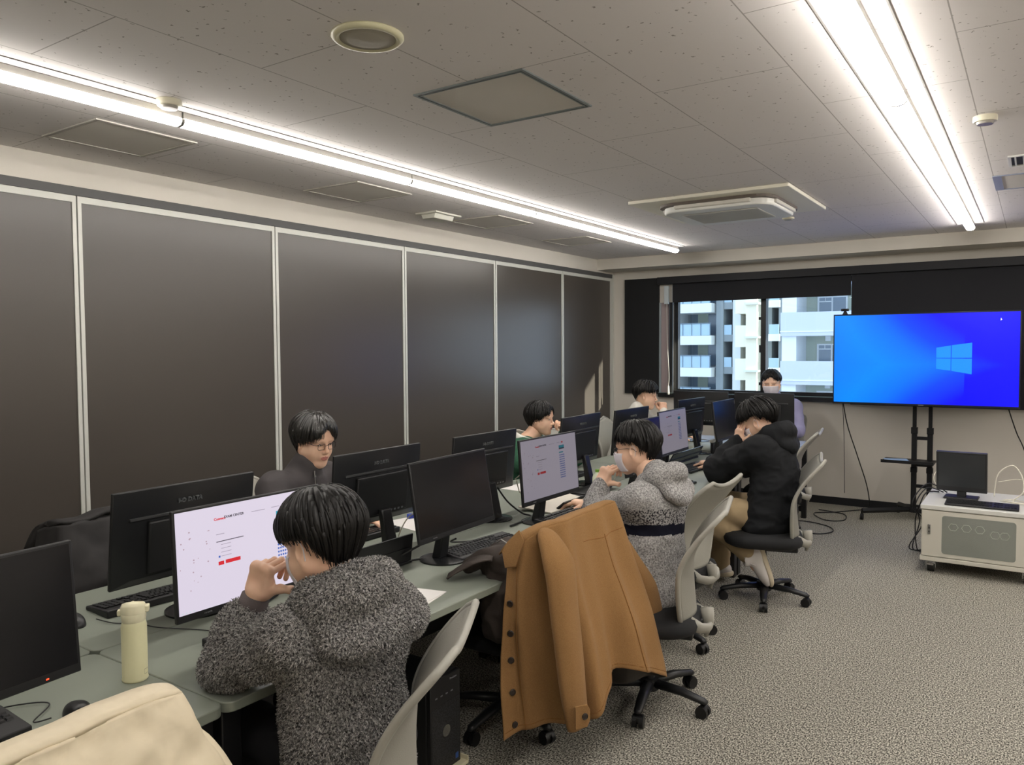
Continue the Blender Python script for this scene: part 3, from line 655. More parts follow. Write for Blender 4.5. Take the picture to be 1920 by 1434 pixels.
# ------------------------------------------------------------ office chairs
ch_grey = mat('chair_mesh_grey', '918f86', .8, bump=.5, nscale=260, detail=0., bdist=.001)
ch_fr = mat('chair_frame_grey', '9a988f', .5)
seat_m = mat('chair_seat_black', '17181a', .9, bump=.2, nscale=500)
def chair_back_pt(v, s):   # v 0..1 up, s -1..1 across; local, chair faces +x
    z = .43+.485*v
    x = -.205-.02*math.sin(v*PI)*-1 - .13*max(0, v-.45)**1.6/.55**1.6*1.0
    w = .16+.075*math.sin(min(1, v/.55)*PI/2)
    if v > .8: w *= math.sqrt(max(.0, 1-((v-.8)/.235)**2.6))**.5 if v < 1 else .72
    y = w*s
    x += .045*(s*s)*(1-.7*v)-.022*v*v*(s*s)
    z += .012*v*s*s*(abs(s) > .0) - .02*v*v*(1-s*s)
    return Vector((x, y, z))
def make_chair(label, grp):
    t = thing('office_chair', label, 'chair', (0, 0, 0), 0, grp)
    nv, ns = 22, 17
    def P(i, j): return chair_back_pt(i/(nv-1), -1+2*j/(ns-1))
    MB().grid(P, nv, ns).o('backrest', ch_grey, t, smooth=True, solid=.012)
    rim = [chair_back_pt(i/(nv-1), -1) for i in range(nv)]+[chair_back_pt(1, -1+2*j/(ns-1)) for j in range(1, ns-1)]+[chair_back_pt(1-i/(nv-1), 1) for i in range(nv)]
    MB().tube(rim, .011, 8).o('back_frame', ch_fr, t, smooth=True)
    MB().prism(rrect(.40, .40, .10, 6), -.0, .0, 'z')
    b = MB()
    def S(i, j):
        a = 2*PI*i/32; k = j/6
        r = .235*(1-.0*k); px = math.copysign(abs(math.cos(a))**.55, math.cos(a)); py = math.copysign(abs(math.sin(a))**.55, math.sin(a))
        prof = [(.0, .365), (.85, .365), (1.0, .385), (1.03, .41), (.98, .435), (.8, .448), (0, .450)][j]
        return (.01+px*r*prof[0], py*r*1.0*prof[0], prof[1]+.012*(px*prof[0] < -.4)*0)
    b.grid(S, 32, 7, True).o('seat', seat_m, t, smooth=True)
    MB().tube([(-.19, -.10, .425), (-.235, -.10, .40), (-.262, -.05, .385), (-.265, 0, .38), (-.262, .05, .385), (-.235, .10, .40), (-.19, .10, .425)], .017, 8, sq=(1, 1.5)).o('back_bracket', ch_fr, t, smooth=True)
    MB().tube([(-.255, 0, .46), (-.262, 0, .40), (-.25, 0, .33)], [.03, .026, .008], 8, sq=(.6, 1)).o('back_stem', ch_fr, t, smooth=True)
    MB().box(-.20, .10, -.07, .07, .325, .367).o('seat_mechanism', black_m, t, bev=.01)
    MB().tube([(0, 0, .06), (0, 0, .20)], .026, 16).tube([(0, 0, .20), (0, 0, .33)], .014, 16).o('gas_column', black_m, t, auto=True)
    MB().tube([(.03, -.10, .345), (.05, -.22, .34)], .006, 8).tube([(.05, -.22, .34), (.05, -.26, .34)], .011, 8).o('height_lever', black_m, t)
    MB().tube([(0, 0, .062), (0, 0, .115)], .045, 20).o('base_hub', black_m, t, auto=True)
    for k in range(5):
        a = 2*PI*k/5+.3; d = Vector((math.cos(a), math.sin(a), 0))
        lg = MB().tube([d*.03+Vector((0, 0, .092)), d*.16+Vector((0, 0, .088)), d*.265+Vector((0, 0, .072)), d*.28+Vector((0, 0, .066))], [.028, .024, .019, .012], 8, sq=(1, .75)).o('base_leg', black_m, t, smooth=True)
        c = d*.262; n = Vector((-d.y, d.x, 0))
        MB().tube([c+Vector((0, 0, .045)), c+Vector((0, 0, .072))], .008, 8).tube([c-n*.024+Vector((0, 0, .027)), c-n*.006+Vector((0, 0, .027))], .027, 18).tube([c+n*.006+Vector((0, 0, .027)), c+n*.024+Vector((0, 0, .027))], .027, 18).tube([c-n*.02+Vector((0, 0, .036)), c+n*.02+Vector((0, 0, .036))], .022, 12).o('caster', mat('caster_black', '0e0e10', .4), lg, auto=True)
    return t
gC = 'grey mesh office chairs'
ch = make_chair('grey mesh chair the man in fleece sits on', gC)
ch.location = (-1.474, 1.366, 0); ch.rotation_euler[2] = PI+.50
def pc(x, y, rz, label): return dup(ch, (x, y, 0), PI+rz, label)
pc(-1.76, .62, .06, 'grey mesh chair under the cream padded jacket')
pc(-1.88, 2.75, 0.0, 'grey mesh chair hidden under the tan coat')
pc(-1.44, 3.25, .25, 'grey mesh chair of the man in striped knit')
pc(-1.67, 4.02, -.10, 'empty grey mesh chair pushed to the desk behind the man in striped knit')
pc(-1.42, 4.99, .28, 'grey mesh chair of the man in black jacket')
pc(-1.79, 6.60, .10, 'empty grey mesh chair beyond the man in black jacket')
pc(-3.22, 2.58, PI+.1, 'grey mesh chair of the man with glasses, by the dark panels')
pc(-3.25, 4.75, PI, 'grey mesh chair of the person in green')
pc(-3.20, 5.88, PI-.1, 'empty grey mesh chair by the dark panels, lit by the window')
pc(-3.22, 6.75, PI, 'grey mesh chair of the person in white')
pc(-2.95, 1.88, PI+.0, 'grey mesh chair under the dark jacket by the dark panels')
pc(-2.15, 8.0-.12, PI/2, 'grey mesh chair of the man in vest')
# ------------------------------------------------------------ draped garments
def catm(P, t):
    n = len(P)-1; i = min(int(t*n), n-1); f = t*n-i
    p0, p1, p2, p3 = P[max(i-1, 0)], P[i], P[i+1], P[min(i+2, n)]
    return .5*((2*p1)+(p2-p0)*f+(2*p0-5*p1+4*p2-p3)*f*f+(p3-p0+3*(p1-p2))*f**3)
def sheet_fn(cols, amp, folds, seed=0):
    cols = [[Vector(p) for p in c] for c in cols]
    def F(u, v):
        col = [catm(c, v) for c in cols]
        p = catm(col, u)
        q = catm([catm(c, v) for c in cols], min(1, u+.01))
        t = (q-p) if (q-p).length > 1e-6 else Vector((0, 1, 0)); t.z = 0
        if t.length < 1e-6: t = Vector((0, 1, 0))
        t.normalize(); n = Vector((t.y, -t.x, 0))
        k = amp*(.15+.85*v)
        d = sum(a*math.sin(2*PI*(u*f_+ph)+v*dr) for a, f_, ph, dr in folds)*k
        d += .004*noise.noise(Vector((u*9+seed, v*5, 0)))
        return p+n*d
    return F
tan = mat('wool_tan', '866440', .95, sheen=.05, col2='927048', nscale=300, lo=.3, hi=.7, bump=.3, spec=.1)
tan_d = mat('tan_seam', '7d5220', .95)
lining = mat('coat_lining', '4a4540', .6)
coat = thing('tan_coat', 'tan wool coat draped over a chair back, dark buttons down its edge', 'coat', (-1.52, 2.72, 0))
off = Vector((1.52, -2.72, 0))
cc = [
 [(-1.655, 2.43, .80), (-1.64, 2.40, .60), (-1.63, 2.385, .40), (-1.62, 2.37, .175)],
 [(-1.60, 2.42, .875), (-1.59, 2.39, .62), (-1.575, 2.385, .42), (-1.55, 2.40, .185)],
 [(-1.545, 2.46, .925), (-1.53, 2.43, .66), (-1.50, 2.44, .42), (-1.46, 2.49, .20)],
 [(-1.515, 2.55, .945), (-1.47, 2.53, .68), (-1.43, 2.54, .45), (-1.39, 2.55, .215)],
 [(-1.51, 2.66, .945), (-1.45, 2.64, .70), (-1.39, 2.63, .50), (-1.335, 2.62, .29)],
 [(-1.505, 2.78, .945), (-1.43, 2.76, .72), (-1.36, 2.74, .55), (-1.30, 2.72, .355)],
 [(-1.50, 2.90, .95), (-1.42, 2.89, .72), (-1.34, 2.88, .52), (-1.28, 2.87, .31)],
 [(-1.495, 3.0, .955), (-1.42, 3.03, .70), (-1.35, 3.06, .46), (-1.29, 3.06, .215)],
 [(-1.56, 3.04, .91), (-1.50, 3.08, .66), (-1.45, 3.12, .42), (-1.42, 3.12, .17)],
 [(-1.63, 3.0, .88), (-1.62, 3.04, .62), (-1.61, 3.05, .38), (-1.60, 3.02, .125)],
 [(-1.67, 2.93, .86), (-1.67, 2.93, .62), (-1.67, 2.90, .38), (-1.66, 2.84, .13)]]
F = sheet_fn(cc, .042, [(.7, 3.2, .1, .6), (.55, 5.3, .4, -.8), (.38, 9, .2, .3)])
def Pc(i, j): return F(1-i/72, j/44)+off
body = MB().grid(Pc, 73, 45).o('coat_body', [tan, lining], coat, smooth=True)
m = body.modifiers.new('solid', 'SOLIDIFY'); m.thickness = .006; m.offset = -1; m.material_offset = 1
# top closure rolling over the chair back
def Pt(i, j):
    a = F(.12+.66*i/30, 0); b = Vector((a.x-.13, a.y*.9+2.75*.1, a.z-.07-.0*j)); k = j/8
    return a.lerp(b, k)+Vector((0, 0, .03*math.sin(k*PI)))+off
MB().grid(Pt, 31, 9).o('coat_shoulders', [tan, lining], coat, smooth=True, solid=.006)
def hemline(u0, u1, v, w, name, side=.004):
    pts = [F(u0+(u1-u0)*k/50, v)+off for k in range(51)]
    return MB().tube(pts, w, 4).o(name, tan_d, coat)
hemline(0.01, .74, .955, .0012, 'hem_stitching')
def seam(u, v0, v1, name, w=.0014):
    pts = []
    for k in range(31):
        p = F(u, v0+(v1-v0)*k/30); q = F(u+.01, v0+(v1-v0)*k/30); t = q-p; n = Vector((t.y, -t.x, 0)).normalized(); pts.append(p+n*.001+off)
    return MB().tube(pts, w, 4).o(name, tan_d, coat)
seam(.09, .05, 1, 'placket_seam'); seam(.56, .16, .99, 'back_seam')
pts = [F(.45+.22*k/20, .16+.015*math.sin(k/20*PI))+off for k in range(21)]
MB().tube(pts, .0016, 4).o('yoke_seam', tan_d, coat)
btn = mat('button_dark_horn', '2a201a', .3)
def button(p, n, r, par):
    M = Matrix.Translation(p) @ n.to_track_quat('Z', 'Y').to_matrix().to_4x4()
    b = MB().lathe([(0, 0), (r, 0), (r, .003), (r*.8, .0045), (r*.72, .003), (0, .003)], 20, M=M)
    for sx in (-1, 1):
        for sy in (-1, 1): b.lathe([(0, .003), (r*.12, .003), (r*.12, .0036), (0, .0036)], 6, c=(sx*r*.25, sy*r*.25, 0), M=M)
    return b.o('button', btn, par, auto=True)
for v in (.26, .43, .60, .77, .93):
    p = F(.045, v); q = F(.065, v); t = q-p; n = Vector((t.y, -t.x, 0)).normalized()
    button(p+n*.004+off, n, .0125, coat)
def sleeve(path, rads, name, par, m=tan, sq=(1, .62), wr=.006, seed=0, closed_top=True):
    P_ = [Vector(p) for p in path]; N = 34
    def S(i, j):
        t = j/N; p = catm(P_, t); q = catm(P_, min(1, t+.02)); d = (q-p)
        if d.length < 1e-6: d = P_[-1]-P_[-2]
        d.normalize(); a = Vector((0, 1, 0)); a = (a-d*a.dot(d)).normalized(); b = d.cross(a)
        k = t*(len(rads)-1); r = rads[min(int(k), len(rads)-2)]*(1-(k-min(int(k), len(rads)-2)))+rads[min(int(k), len(rads)-2)+1]*(k-min(int(k), len(rads)-2))
        if closed_top and j < 3: r *= (.05, .6, .9)[j]
        an = 2*PI*i/36
        r *= 1+.10*noise.noise(Vector((math.cos(an)*1.3+seed, math.sin(an)*1.3, t*3)))
        return p+a*math.cos(an)*r*sq[0]+b*math.sin(an)*r*sq[1]+Vector((0, 0, 0))*wr
    return MB().grid(S, 36, N+1, True).o(name, [m, lining], par, smooth=True, solid=.005)
o = Vector((1.52, -2.72, 0))
sl = sleeve([Vector(p)+o for p in [(-1.545, 2.50, .935), (-1.45, 2.46, .82), (-1.415, 2.44, .62), (-1.39, 2.445, .42), (-1.37, 2.455, .235)]], [.030, .080, .076, .070, .058], 'sleeve', coat, sq=(1, .5))
sleeve([Vector(p)+o for p in [(-1.50, 3.05, .80), (-1.46, 3.10, .68), (-1.42, 3.16, .55), (-1.40, 3.19, .42), (-1.39, 3.20, .33)]], [.03, .05, .065, .065, .058], 'sleeve', coat, seed=4)
# cuff tab with button
tb = MB().prism([(-.03, -.042), (.018, -.042), (.03, -.02), (.03, .02), (.018, .042), (-.03, .042)], 0, .006).o('cuff_tab', tan, sl, bev=.002)
Mt = Matrix.Translation(Vector((-1.325, 2.405, .30))+o) @ facing((.55, .80, .05), (.05, 0, 1), (0, 0, 0)); tb.matrix_local = Mt
button(Vector((.008, 0, .006)), Vector((0, 0, 1)), .012, tb)
# lapel and collar
MB().add([Vector(p)+o for p in [(-1.66, 2.43, .88), (-1.60, 2.42, .935), (-1.575, 2.415, .90), (-1.60, 2.395, .80), (-1.645, 2.39, .79), (-1.665, 2.40, .85)]], [(0, 1, 2, 3, 4, 5)]).o('lapel', tan, coat, solid=.008, bev=.003)
# cream padded jacket
cream = mat('padded_nylon_cream', 'd0c4aa', .55, spec=.3, bump=.35, nscale=9, bscale=14, bdist=.02)
jk = thing('padded_jacket', 'cream padded jacket draped over the chair at the bottom left corner', 'jacket', (-1.36, .65, 0)); o = Vector((1.36, -.655, -.003))
cj = [
 [(-1.60, .30, .84), (-1.60, .28, .60), (-1.60, .28, .40)],
 [(-1.47, .30, .90), (-1.42, .27, .66), (-1.42, .27, .36)],
 [(-1.385, .40, .942), (-1.33, .37, .70), (-1.32, .37, .36)],
 [(-1.375, .52, .950), (-1.30, .50, .72), (-1.28, .50, .34)],
 [(-1.375, .64, .953), (-1.29, .63, .72), (-1.27, .63, .34)],
 [(-1.38, .76, .955), (-1.30, .76, .72), (-1.28, .76, .35)],
 [(-1.385, .86, .952), (-1.32, .92, .70), (-1.30, .97, .36)],
 [(-1.43, .91, .925), (-1.38, 1.0, .68), (-1.38, 1.04, .38)],
 [(-1.53, .91, .89), (-1.53, .99, .65), (-1.54, 1.0, .40)],
 [(-1.62, .87, .86), (-1.63, .88, .62), (-1.63, .88, .42)]]
FJ = sheet_fn(cj, .02, [(.6, 2.6, .2, 1.0), (.4, 5.1, .7, -1.5)], 5)
def wrk(p): return (noise.noise(p*16)*.007+abs(noise.noise(p*9+Vector((3, 1, 2))))*-.024+abs(noise.noise(p*21))*-.008)
def Pj(i, j):
    p = FJ(1-i/70, j/50); return p+Vector((wrk(p), wrk(p)*.3, wrk(p)*.4))+o
MB().grid(Pj, 71, 51).o('jacket_body', cream, jk, smooth=True, solid=.012)
def Pj2(i, j):
    a = FJ(.1+.75*i/40, 0); k = j/10
    return a.lerp(Vector((a.x-.16, a.y, a.z-.10)), k)+Vector((0, 0, .045*math.sin(k*PI)+.006*noise.noise(a*14)))+o
MB().grid(Pj2, 41, 11).o('jacket_shoulders', cream, jk, smooth=True, solid=.012)
sleeve([Vector(p)+o for p in [(-1.50, .86, .88), (-1.43, .93, .80), (-1.39, .965, .70), (-1.37, .98, .56), (-1.37, .99, .42)]], [.02, .045, .052, .052, .05], 'sleeve', jk, cream, (1, .8), seed=8)
# dark jacket on the far chair
dj = mat('dark_jacket_cloth', '201e1e', .8, bump=.3, nscale=12, bdist=.01)
jk2 = thing('dark_jacket', 'dark grey jacket heaped over a chair by the dark panels, left of the monitors', 'jacket', (-3.02, 1.60, 0)); o = Vector((3.02, -1.40, 0))
cd_ = [[(-3.45, 1.36, .87), (-3.45, 1.34, .55), (-3.45, 1.34, .40)],
 [(-3.30, 1.34, .91), (-3.25, 1.30, .62), (-3.22, 1.3, .42)],
 [(-3.20, 1.36, .925), (-3.08, 1.32, .66), (-3.04, 1.32, .45)],
 [(-3.19, 1.48, .935), (-3.06, 1.46, .68), (-3.02, 1.46, .45)],
 [(-3.19, 1.64, .935), (-3.06, 1.64, .70), (-3.02, 1.64, .45)],
 [(-3.19, 1.80, .94), (-3.06, 1.82, .70), (-3.02, 1.82, .45)],
 [(-3.20, 1.96, .90), (-3.08, 1.98, .70), (-3.04, 1.98, .45)],
 [(-3.35, 2.0, .88), (-3.35, 2.02, .66), (-3.35, 2.02, .45)]]
FD = sheet_fn(cd_, .03, [(.6, 3, .2, 1.0), (.4, 6, .7, -1.5)], 9)
def Pd(i, j):
    p = FD(i/50, j/30); return p+Vector((wrk(p), 0, wrk(p)*.5))*1.3+o
MB().grid(Pd, 51, 31).o('jacket_body', dj, jk2, smooth=True, solid=.012)
def Pd2(i, j):
    a = FD(.15+.7*i/40, 0); k = j/10
    return a.lerp(Vector((a.x-.22, a.y, a.z-.12)), k)+Vector((0, 0, .05*math.sin(k*PI)+.02*noise.noise(a*9)))+o
MB().grid(Pd2, 41, 11).o('jacket_shoulders', dj, jk2, smooth=True, solid=.012)
# ------------------------------------------------------------ television on a rolling stand
def tv_mat():
    m = bpy.data.materials.new('tv_picture'); m.use_nodes = True; nt = m.node_tree; b = nt.nodes['Principled BSDF']
    b.inputs['Base Color'].default_value = (0, 0, 0, 1); b.inputs['Roughness'].default_value = .3
    tc = nt.nodes.new('ShaderNodeTexCoord'); sp = nt.nodes.new('ShaderNodeSeparateXYZ'); nt.links.new(tc.outputs['Object'], sp.inputs[0])
    def mth(op, a, bb):
        n = nt.nodes.new('ShaderNodeMath'); n.operation = op
        for k, x in enumerate((a, bb)):
            if x is None: continue
            if isinstance(x, (int, float)): n.inputs[k].default_value = x
            else: nt.links.new(x, n.inputs[k])
        return n.outputs[0]
    x, z = sp.outputs[0], sp.outputs[2]
    az = mth('ABSOLUTE', mth('ADD', z, .05), None)
    lg = mth('SUBTRACT', x, .30)
    wedge = mth('MULTIPLY', az, mth('ADD', mth('MULTIPLY', x, .8), .9))
    f = mth('ADD', mth('MULTIPLY', mth('ADD', x, .74), .50), wedge)
    edge = mth('MULTIPLY', mth('GREATER_THAN', x, .33), .15)
    f = mth('ADD', f, edge)
    r = nt.nodes.new('ShaderNodeValToRGB'); e = r.color_ramp.elements
    e[0].position = 0.05; e[0].color = lin('007cff'); e[1].position = .85; e[1].color = lin('0000fe')
    q = e.new(.22); q.color = lin('0086ff'); q = e.new(.42); q.color = lin('0072ff'); q = e.new(.60); q.color = lin('0044ff')
    nt.links.new(f, r.inputs[0]); nt.links.new(r.outputs[0], b.inputs['Emission Color']); b.inputs['Emission Strength'].default_value = 1.0
    return m
tv = thing('television', 'large television showing a blue desktop picture on a black rolling stand', 'television', (-.845, 7.75, 1.0775))
MB().box(-.739, .739, -.0, .035, 0, .831).o('tv_housing', mat('tv_frame_dark', '22242e', .35, .4), tv, bev=.004)
sc = MB().box(-.728, .728, -.0012, 0, .0, .80).o('screen', tv_mat(), tv, loc=(0, 0, .0))
for v in sc.data.vertices: v.co.z += -.40
sc.location = (0, 0, .0185+.40)
lgm = emat('desktop_pane', '008cff', 1.0)
for (x0, x1, z0a, z1a, z0b, z1b) in ((.118, .226, .235+.17, .235+.075+.20, .22+.17, .50+.0),):
    pass
def tpane(x0, x1, zl0, zl1, zr0, zr1):
    MB().add([(x0, -.0016, zl0), (x1, -.0016, zr0), (x1, -.0016, zr1), (x0, -.0016, zl1)], [(0, 1, 2, 3)]).o('desktop_pane', lgm, sc)
tpane(.115, .226, .012, .100, .012, .118); tpane(.232, .385, .012, .120, .012, .142)
tpane(.115, .226, -.086, .005, -.100, .005); tpane(.232, .385, -.102, .005, -.130, .005)
MB().add([(.588, -.0018, .325), (.600, -.0018, .333), (.590, -.0018, .350)], [(0, 1, 2)]).o('pointer', emat('pointer_white', 'ffffff', 1), sc)
MB().box(-.022, .022, -.0008, 0, .006, .011).o('front_logo', mat('logo_silver', '8c8c90', .4), tv)
MB().box(-.25, .25, .035, .075, .20, .62).o('rear_cover', black_m, tv, bev=.01)
st = thing('television_stand', 'black rolling stand with twin poles and small shelf under the television', 'stand', (-.86, 8.05, 0))
o8 = (.86, -8.05)
for px in (-.925, -.795):
    x = px+.86
    MB().box(x-.022, x+.022, -.02, .02, .08, .85).o('lower_pole', black_metal, st, bev=.003)
    MB().box(x-.016, x+.016, -.015, .015, .85, 1.60).o('upper_pole', black_metal, st, bev=.003)
    MB().box(x-.027, x+.027, -.026, .026, .80, .86).o('clamp', black_metal, st, bev=.004)
    MB().box(x-.027, x+.027, -.026, .026, .44, .49).o('clamp', black_metal, st, bev=.004)
    lg = MB().box(x-.02, x+.02, -.30, .22, .06, .10)
MB().box(-.065, .065, -.012, .012, .745, .775).o('crossbar', black_metal, st)
MB().box(-.065, .065, -.012, .012, .30, .33).o('crossbar', black_metal, st)
MB().box(-.30, .30, -.262, -.205, 1.35, 1.39).box(-.30, .30, -.262, -.205, 1.62, 1.66).box(-.09, .09, -.23, .0, 1.40, 1.62).o('mount_bracket', black_metal, st, bev=.003)
for a, b, nm in (((-.06, .0), (-.46, -.27), 1), ((.06, 0), (.46, -.27), 2), ((-.06, 0), (-.22, .24), 3), ((.06, 0), (.30, .24), 4)):
    lg = MB().tube([(a[0], a[1], .095), (b[0], b[1], .085)], .024, 4, sq=(1, 1)).o('base_leg', black_metal, st)
    MB().tube([(b[0]-.012, b[1], .03), (b[0]+.012, b[1], .03)], .03, 14).tube([(b[0], b[1], .05), (b[0], b[1], .085)], .01, 8).o('caster', mat('caster_black', '0e0e10', .4), lg, auto=True)
MB().box(-.09, .09, -.05, .05, .07, .11).o('base_plate', black_metal, st, bev=.004)
MB().box(-.31, .12, -.26, .02, .548, .562).box(-.31, .12, -.26, -.25, .562, .575).o('shelf', black_metal, st, bev=.002)
MB().box(-.08, .08, -.03, .03, .50, .548).o('shelf_bracket', black_metal, st, bev=.003)
sheet(-1.06, 7.93, .3, .5625, w=.2, h=.15, label='pale blue sheet on the shelf of the television stand', m=mat('paper_pale_blue', '9fc0ec', .6))
wc = thing('webcam', 'small black webcam on top of the television', 'webcam', (-1.485, 7.765, 1.909))
MB().tube([(-.032, -.012, .040), (.032, -.012, .040)], .012, 14).o('camera_body', black_m, wc, smooth=True)
MB().tube([(0, -.022, .040), (0, -.027, .040)], .008, 14).o('lens', black_g, wc)
MB().prism([(-.022, 0), (.022, 0), (.008, .03), (-.008, .03)], -.014, .010, 'y').o('clip', black_m, wc)
cb = mat('cable_black', '121214', .5); cw = mat('cable_white', 'd8d4c4', .5)
cable('cable', [(-1.50, 7.80, 1.08), (-1.475, 7.9, .85), (-1.40, 8.0, .55), (-1.33, 8.1, .25), (-1.33, 8.2, .03), (-1.42, 8.18, .008), (-1.60, 7.95, .008), (-1.75, 7.8, .008), (-1.60, 7.55, .008), (-1.45, 7.62, .008), (-1.50, 7.9, .008), (-1.75, 8.0, .008)], .005, cb, 'black cable hanging from the television and coiling on the carpet', 'cable')
cable('cable', [(-1.503, 7.79, 1.08), (-1.50, 7.84, .85), (-1.495, 7.86, .5), (-1.49, 7.86, .22)], .0028, cb, 'thin black cable with plug hanging free from the television', 'cable')
cable('cable', [(-.19, 7.80, 1.08), (-.13, 7.9, .87), (-.07, 7.9, .72), (.02, 7.95, .4), (.1, 8, .05)], .005, cb, 'black cable hanging from the right end of the television', 'cable')
cable('cable', [(-1.75, 7.15, .55), (-1.72, 7.1, .02), (-1.55, 6.95, .008), (-1.44, 7.1, .008), (-1.52, 7.3, .008), (-1.75, 7.4, .008), (-1.9, 7.3, .008)], .005, cb, 'black cable looping on the carpet by the crosswise desk', 'cable')
# ------------------------------------------------------------ white rack cabinet
cab = thing('rack_cabinet', 'white low rack cabinet on casters with a mesh door', 'cabinet', (-.31, 6.58, 0))
cwh = mat('cabinet_white', 'cfccc0', .45)
MB().box(-.35, .35, -.37, .37, .112, .452).o('cabinet_body', cwh, cab, bev=.003)
MB().box(-.357, .357, -.385, .38, .455, .486).o('cabinet_top', mat('cabinet_top_white', 'd6d6d0', .3), cab, bev=.004)
MB().box(-.357, .357, -.385, .38, .088, .118).o('cabinet_plinth', cwh, cab, bev=.003)
dr = MB().prism(rrect(.69, .325, .006), -.383, -.370, 'y').o('door', cwh, cab, bev=.002); dr.location.z = .285
MB().prism(rrect(.44, .27, .02, 5), -.3845, -.383, 'y').o('mesh_panel', mat('cabinet_mesh', '8f938c', .5, .3, bump=.6, nscale=380, detail=0), dr)
hx = MB()
for cx_ in (-.15, -.07, .01, .10, .155):
    for q in range(6):
        a0, a1 = q*PI/3, (q+1)*PI/3; r = .030; cz = .06 if cx_ < .05 else .035
        hx.tube([(cx_+r*math.cos(a0), -.3848, cz+r*.9*math.sin(a0)), (cx_+r*math.cos(a1), -.3848, cz+r*.9*math.sin(a1))], .0018, 4)
hx.o('hexagon_pattern', mat('hex_line', 'a9ada4', .4, .3), dr)
lk = MB().box(-.308, -.290, -.392, -.383, -.005, .065).o('lock', chrome, dr, bev=.002)
MB().box(-.302, -.296, -.394, -.392, .035, .050).box(-.302, -.296, -.394, -.392, .010, .020).o('lock_button', black_m, lk)
for sx in (-.29, .29):
    for sy in (-.31, .31):
        c = MB().tube([(sx-.022, sy, .037), (sx+.022, sy, .037)], .037, 18).o('caster', mat('caster_dark', '1a1a1a', .4), cab, auto=True)
        MB().box(sx-.032, sx+.032, sy-.035, sy+.04, .060, .088).box(sx-.032, sx-.026, sy-.02, sy+.03, .03, .06).box(sx+.026, sx+.032, sy-.02, sy+.03, .03, .06).box(sx-.02, sx+.02, sy-.06, sy-.03, .055, .068).o('caster_fork', chrome, c)
# old square monitor and keyboard on the cabinet
sm = thing('computer_monitor', 'small square black monitor standing on the white cabinet', 'monitor', (-.44, 6.62, .486), -.03)
Mh = Matrix.Translation((0, -.05, .205)) @ Matrix.Rotation(.16, 4, 'X')
hs = MB().box(-.163, .163, -.012, .02, -.155, .145).o('screen_housing', dark_m, sm, bev=.004); hs.matrix_local = Mh
MB().box(-.148, .148, -.0135, -.012, -.118, .132).o('screen', mat('old_screen', '2e3134', .35), hs)
MB().box(-.05, .05, .02, .05, -.10, .05).o('back_shell', dark_m, hs, bev=.01)
MB().box(-.03, .03, -.03, .0, .01, .16).o('stand_neck', dark_m, sm, bev=.004)
MB().box(-.11, .11, -.10, .06, 0, .014).o('stand_base', dark_m, sm, bev=.005)
kb2 = keyboard(-.30, 6.33, 0.0, 'black keyboard lying on the white cabinet', full=False); kb2.location.z = .486
cable('cable', [(-.24, 6.72, .50), (-.22, 6.75, .66), (-.13, 6.78, .73), (-.07, 6.72, .66), (-.06, 6.66, .56), (-.12, 6.60, .496), (-.02, 6.55, .495)], .0045, cw, 'white cable arching up behind the small square monitor', 'cable')
cable('cable', [(-.20, 6.60, .495), (-.10, 6.52, .497), (-.04, 6.58, .495), (-.10, 6.66, .497), (-.18, 6.58, .502), (-.06, 6.50, .50), (.02, 6.52, .495)], .0045, cw, 'white cable tangled on the white cabinet behind the keyboard', 'cable')
cable('cable', [(-.22, 6.78, .60), (-.10, 6.85, .62), (.0, 6.85, .60)], .003, cw, 'thin white cable running right behind the small monitor', 'cable')
cable('cable', [(-.05, 6.72, .495), (.0, 6.74, .497), (.03, 6.74, .497)], .006, cb, 'black cable on top of the white cabinet at the right edge', 'cable')
for k, (dx, l_) in enumerate(((0, 'left-hand'), (.03, 'middle'), (.055, 'right-hand'))):
    cable('cable', [(-.60+dx, 6.75, .495), (-.68, 6.70+dx, .49+.03*k), (-.72-dx, 6.66, .40), (-.76+dx, 6.75, .25), (-.74-dx, 6.7, .05), (-.70, 6.8+dx, .007)], .0045, cb, l_+' black cable drooping behind the left side of the white cabinet', 'cable')
cable('cable', [(-.60, 6.85, .50), (-.645, 6.85, .56), (-.64, 6.87, .62), (-.61, 6.9, .64)], .004, cw, 'short white cable loop left of the small square monitor', 'cable')
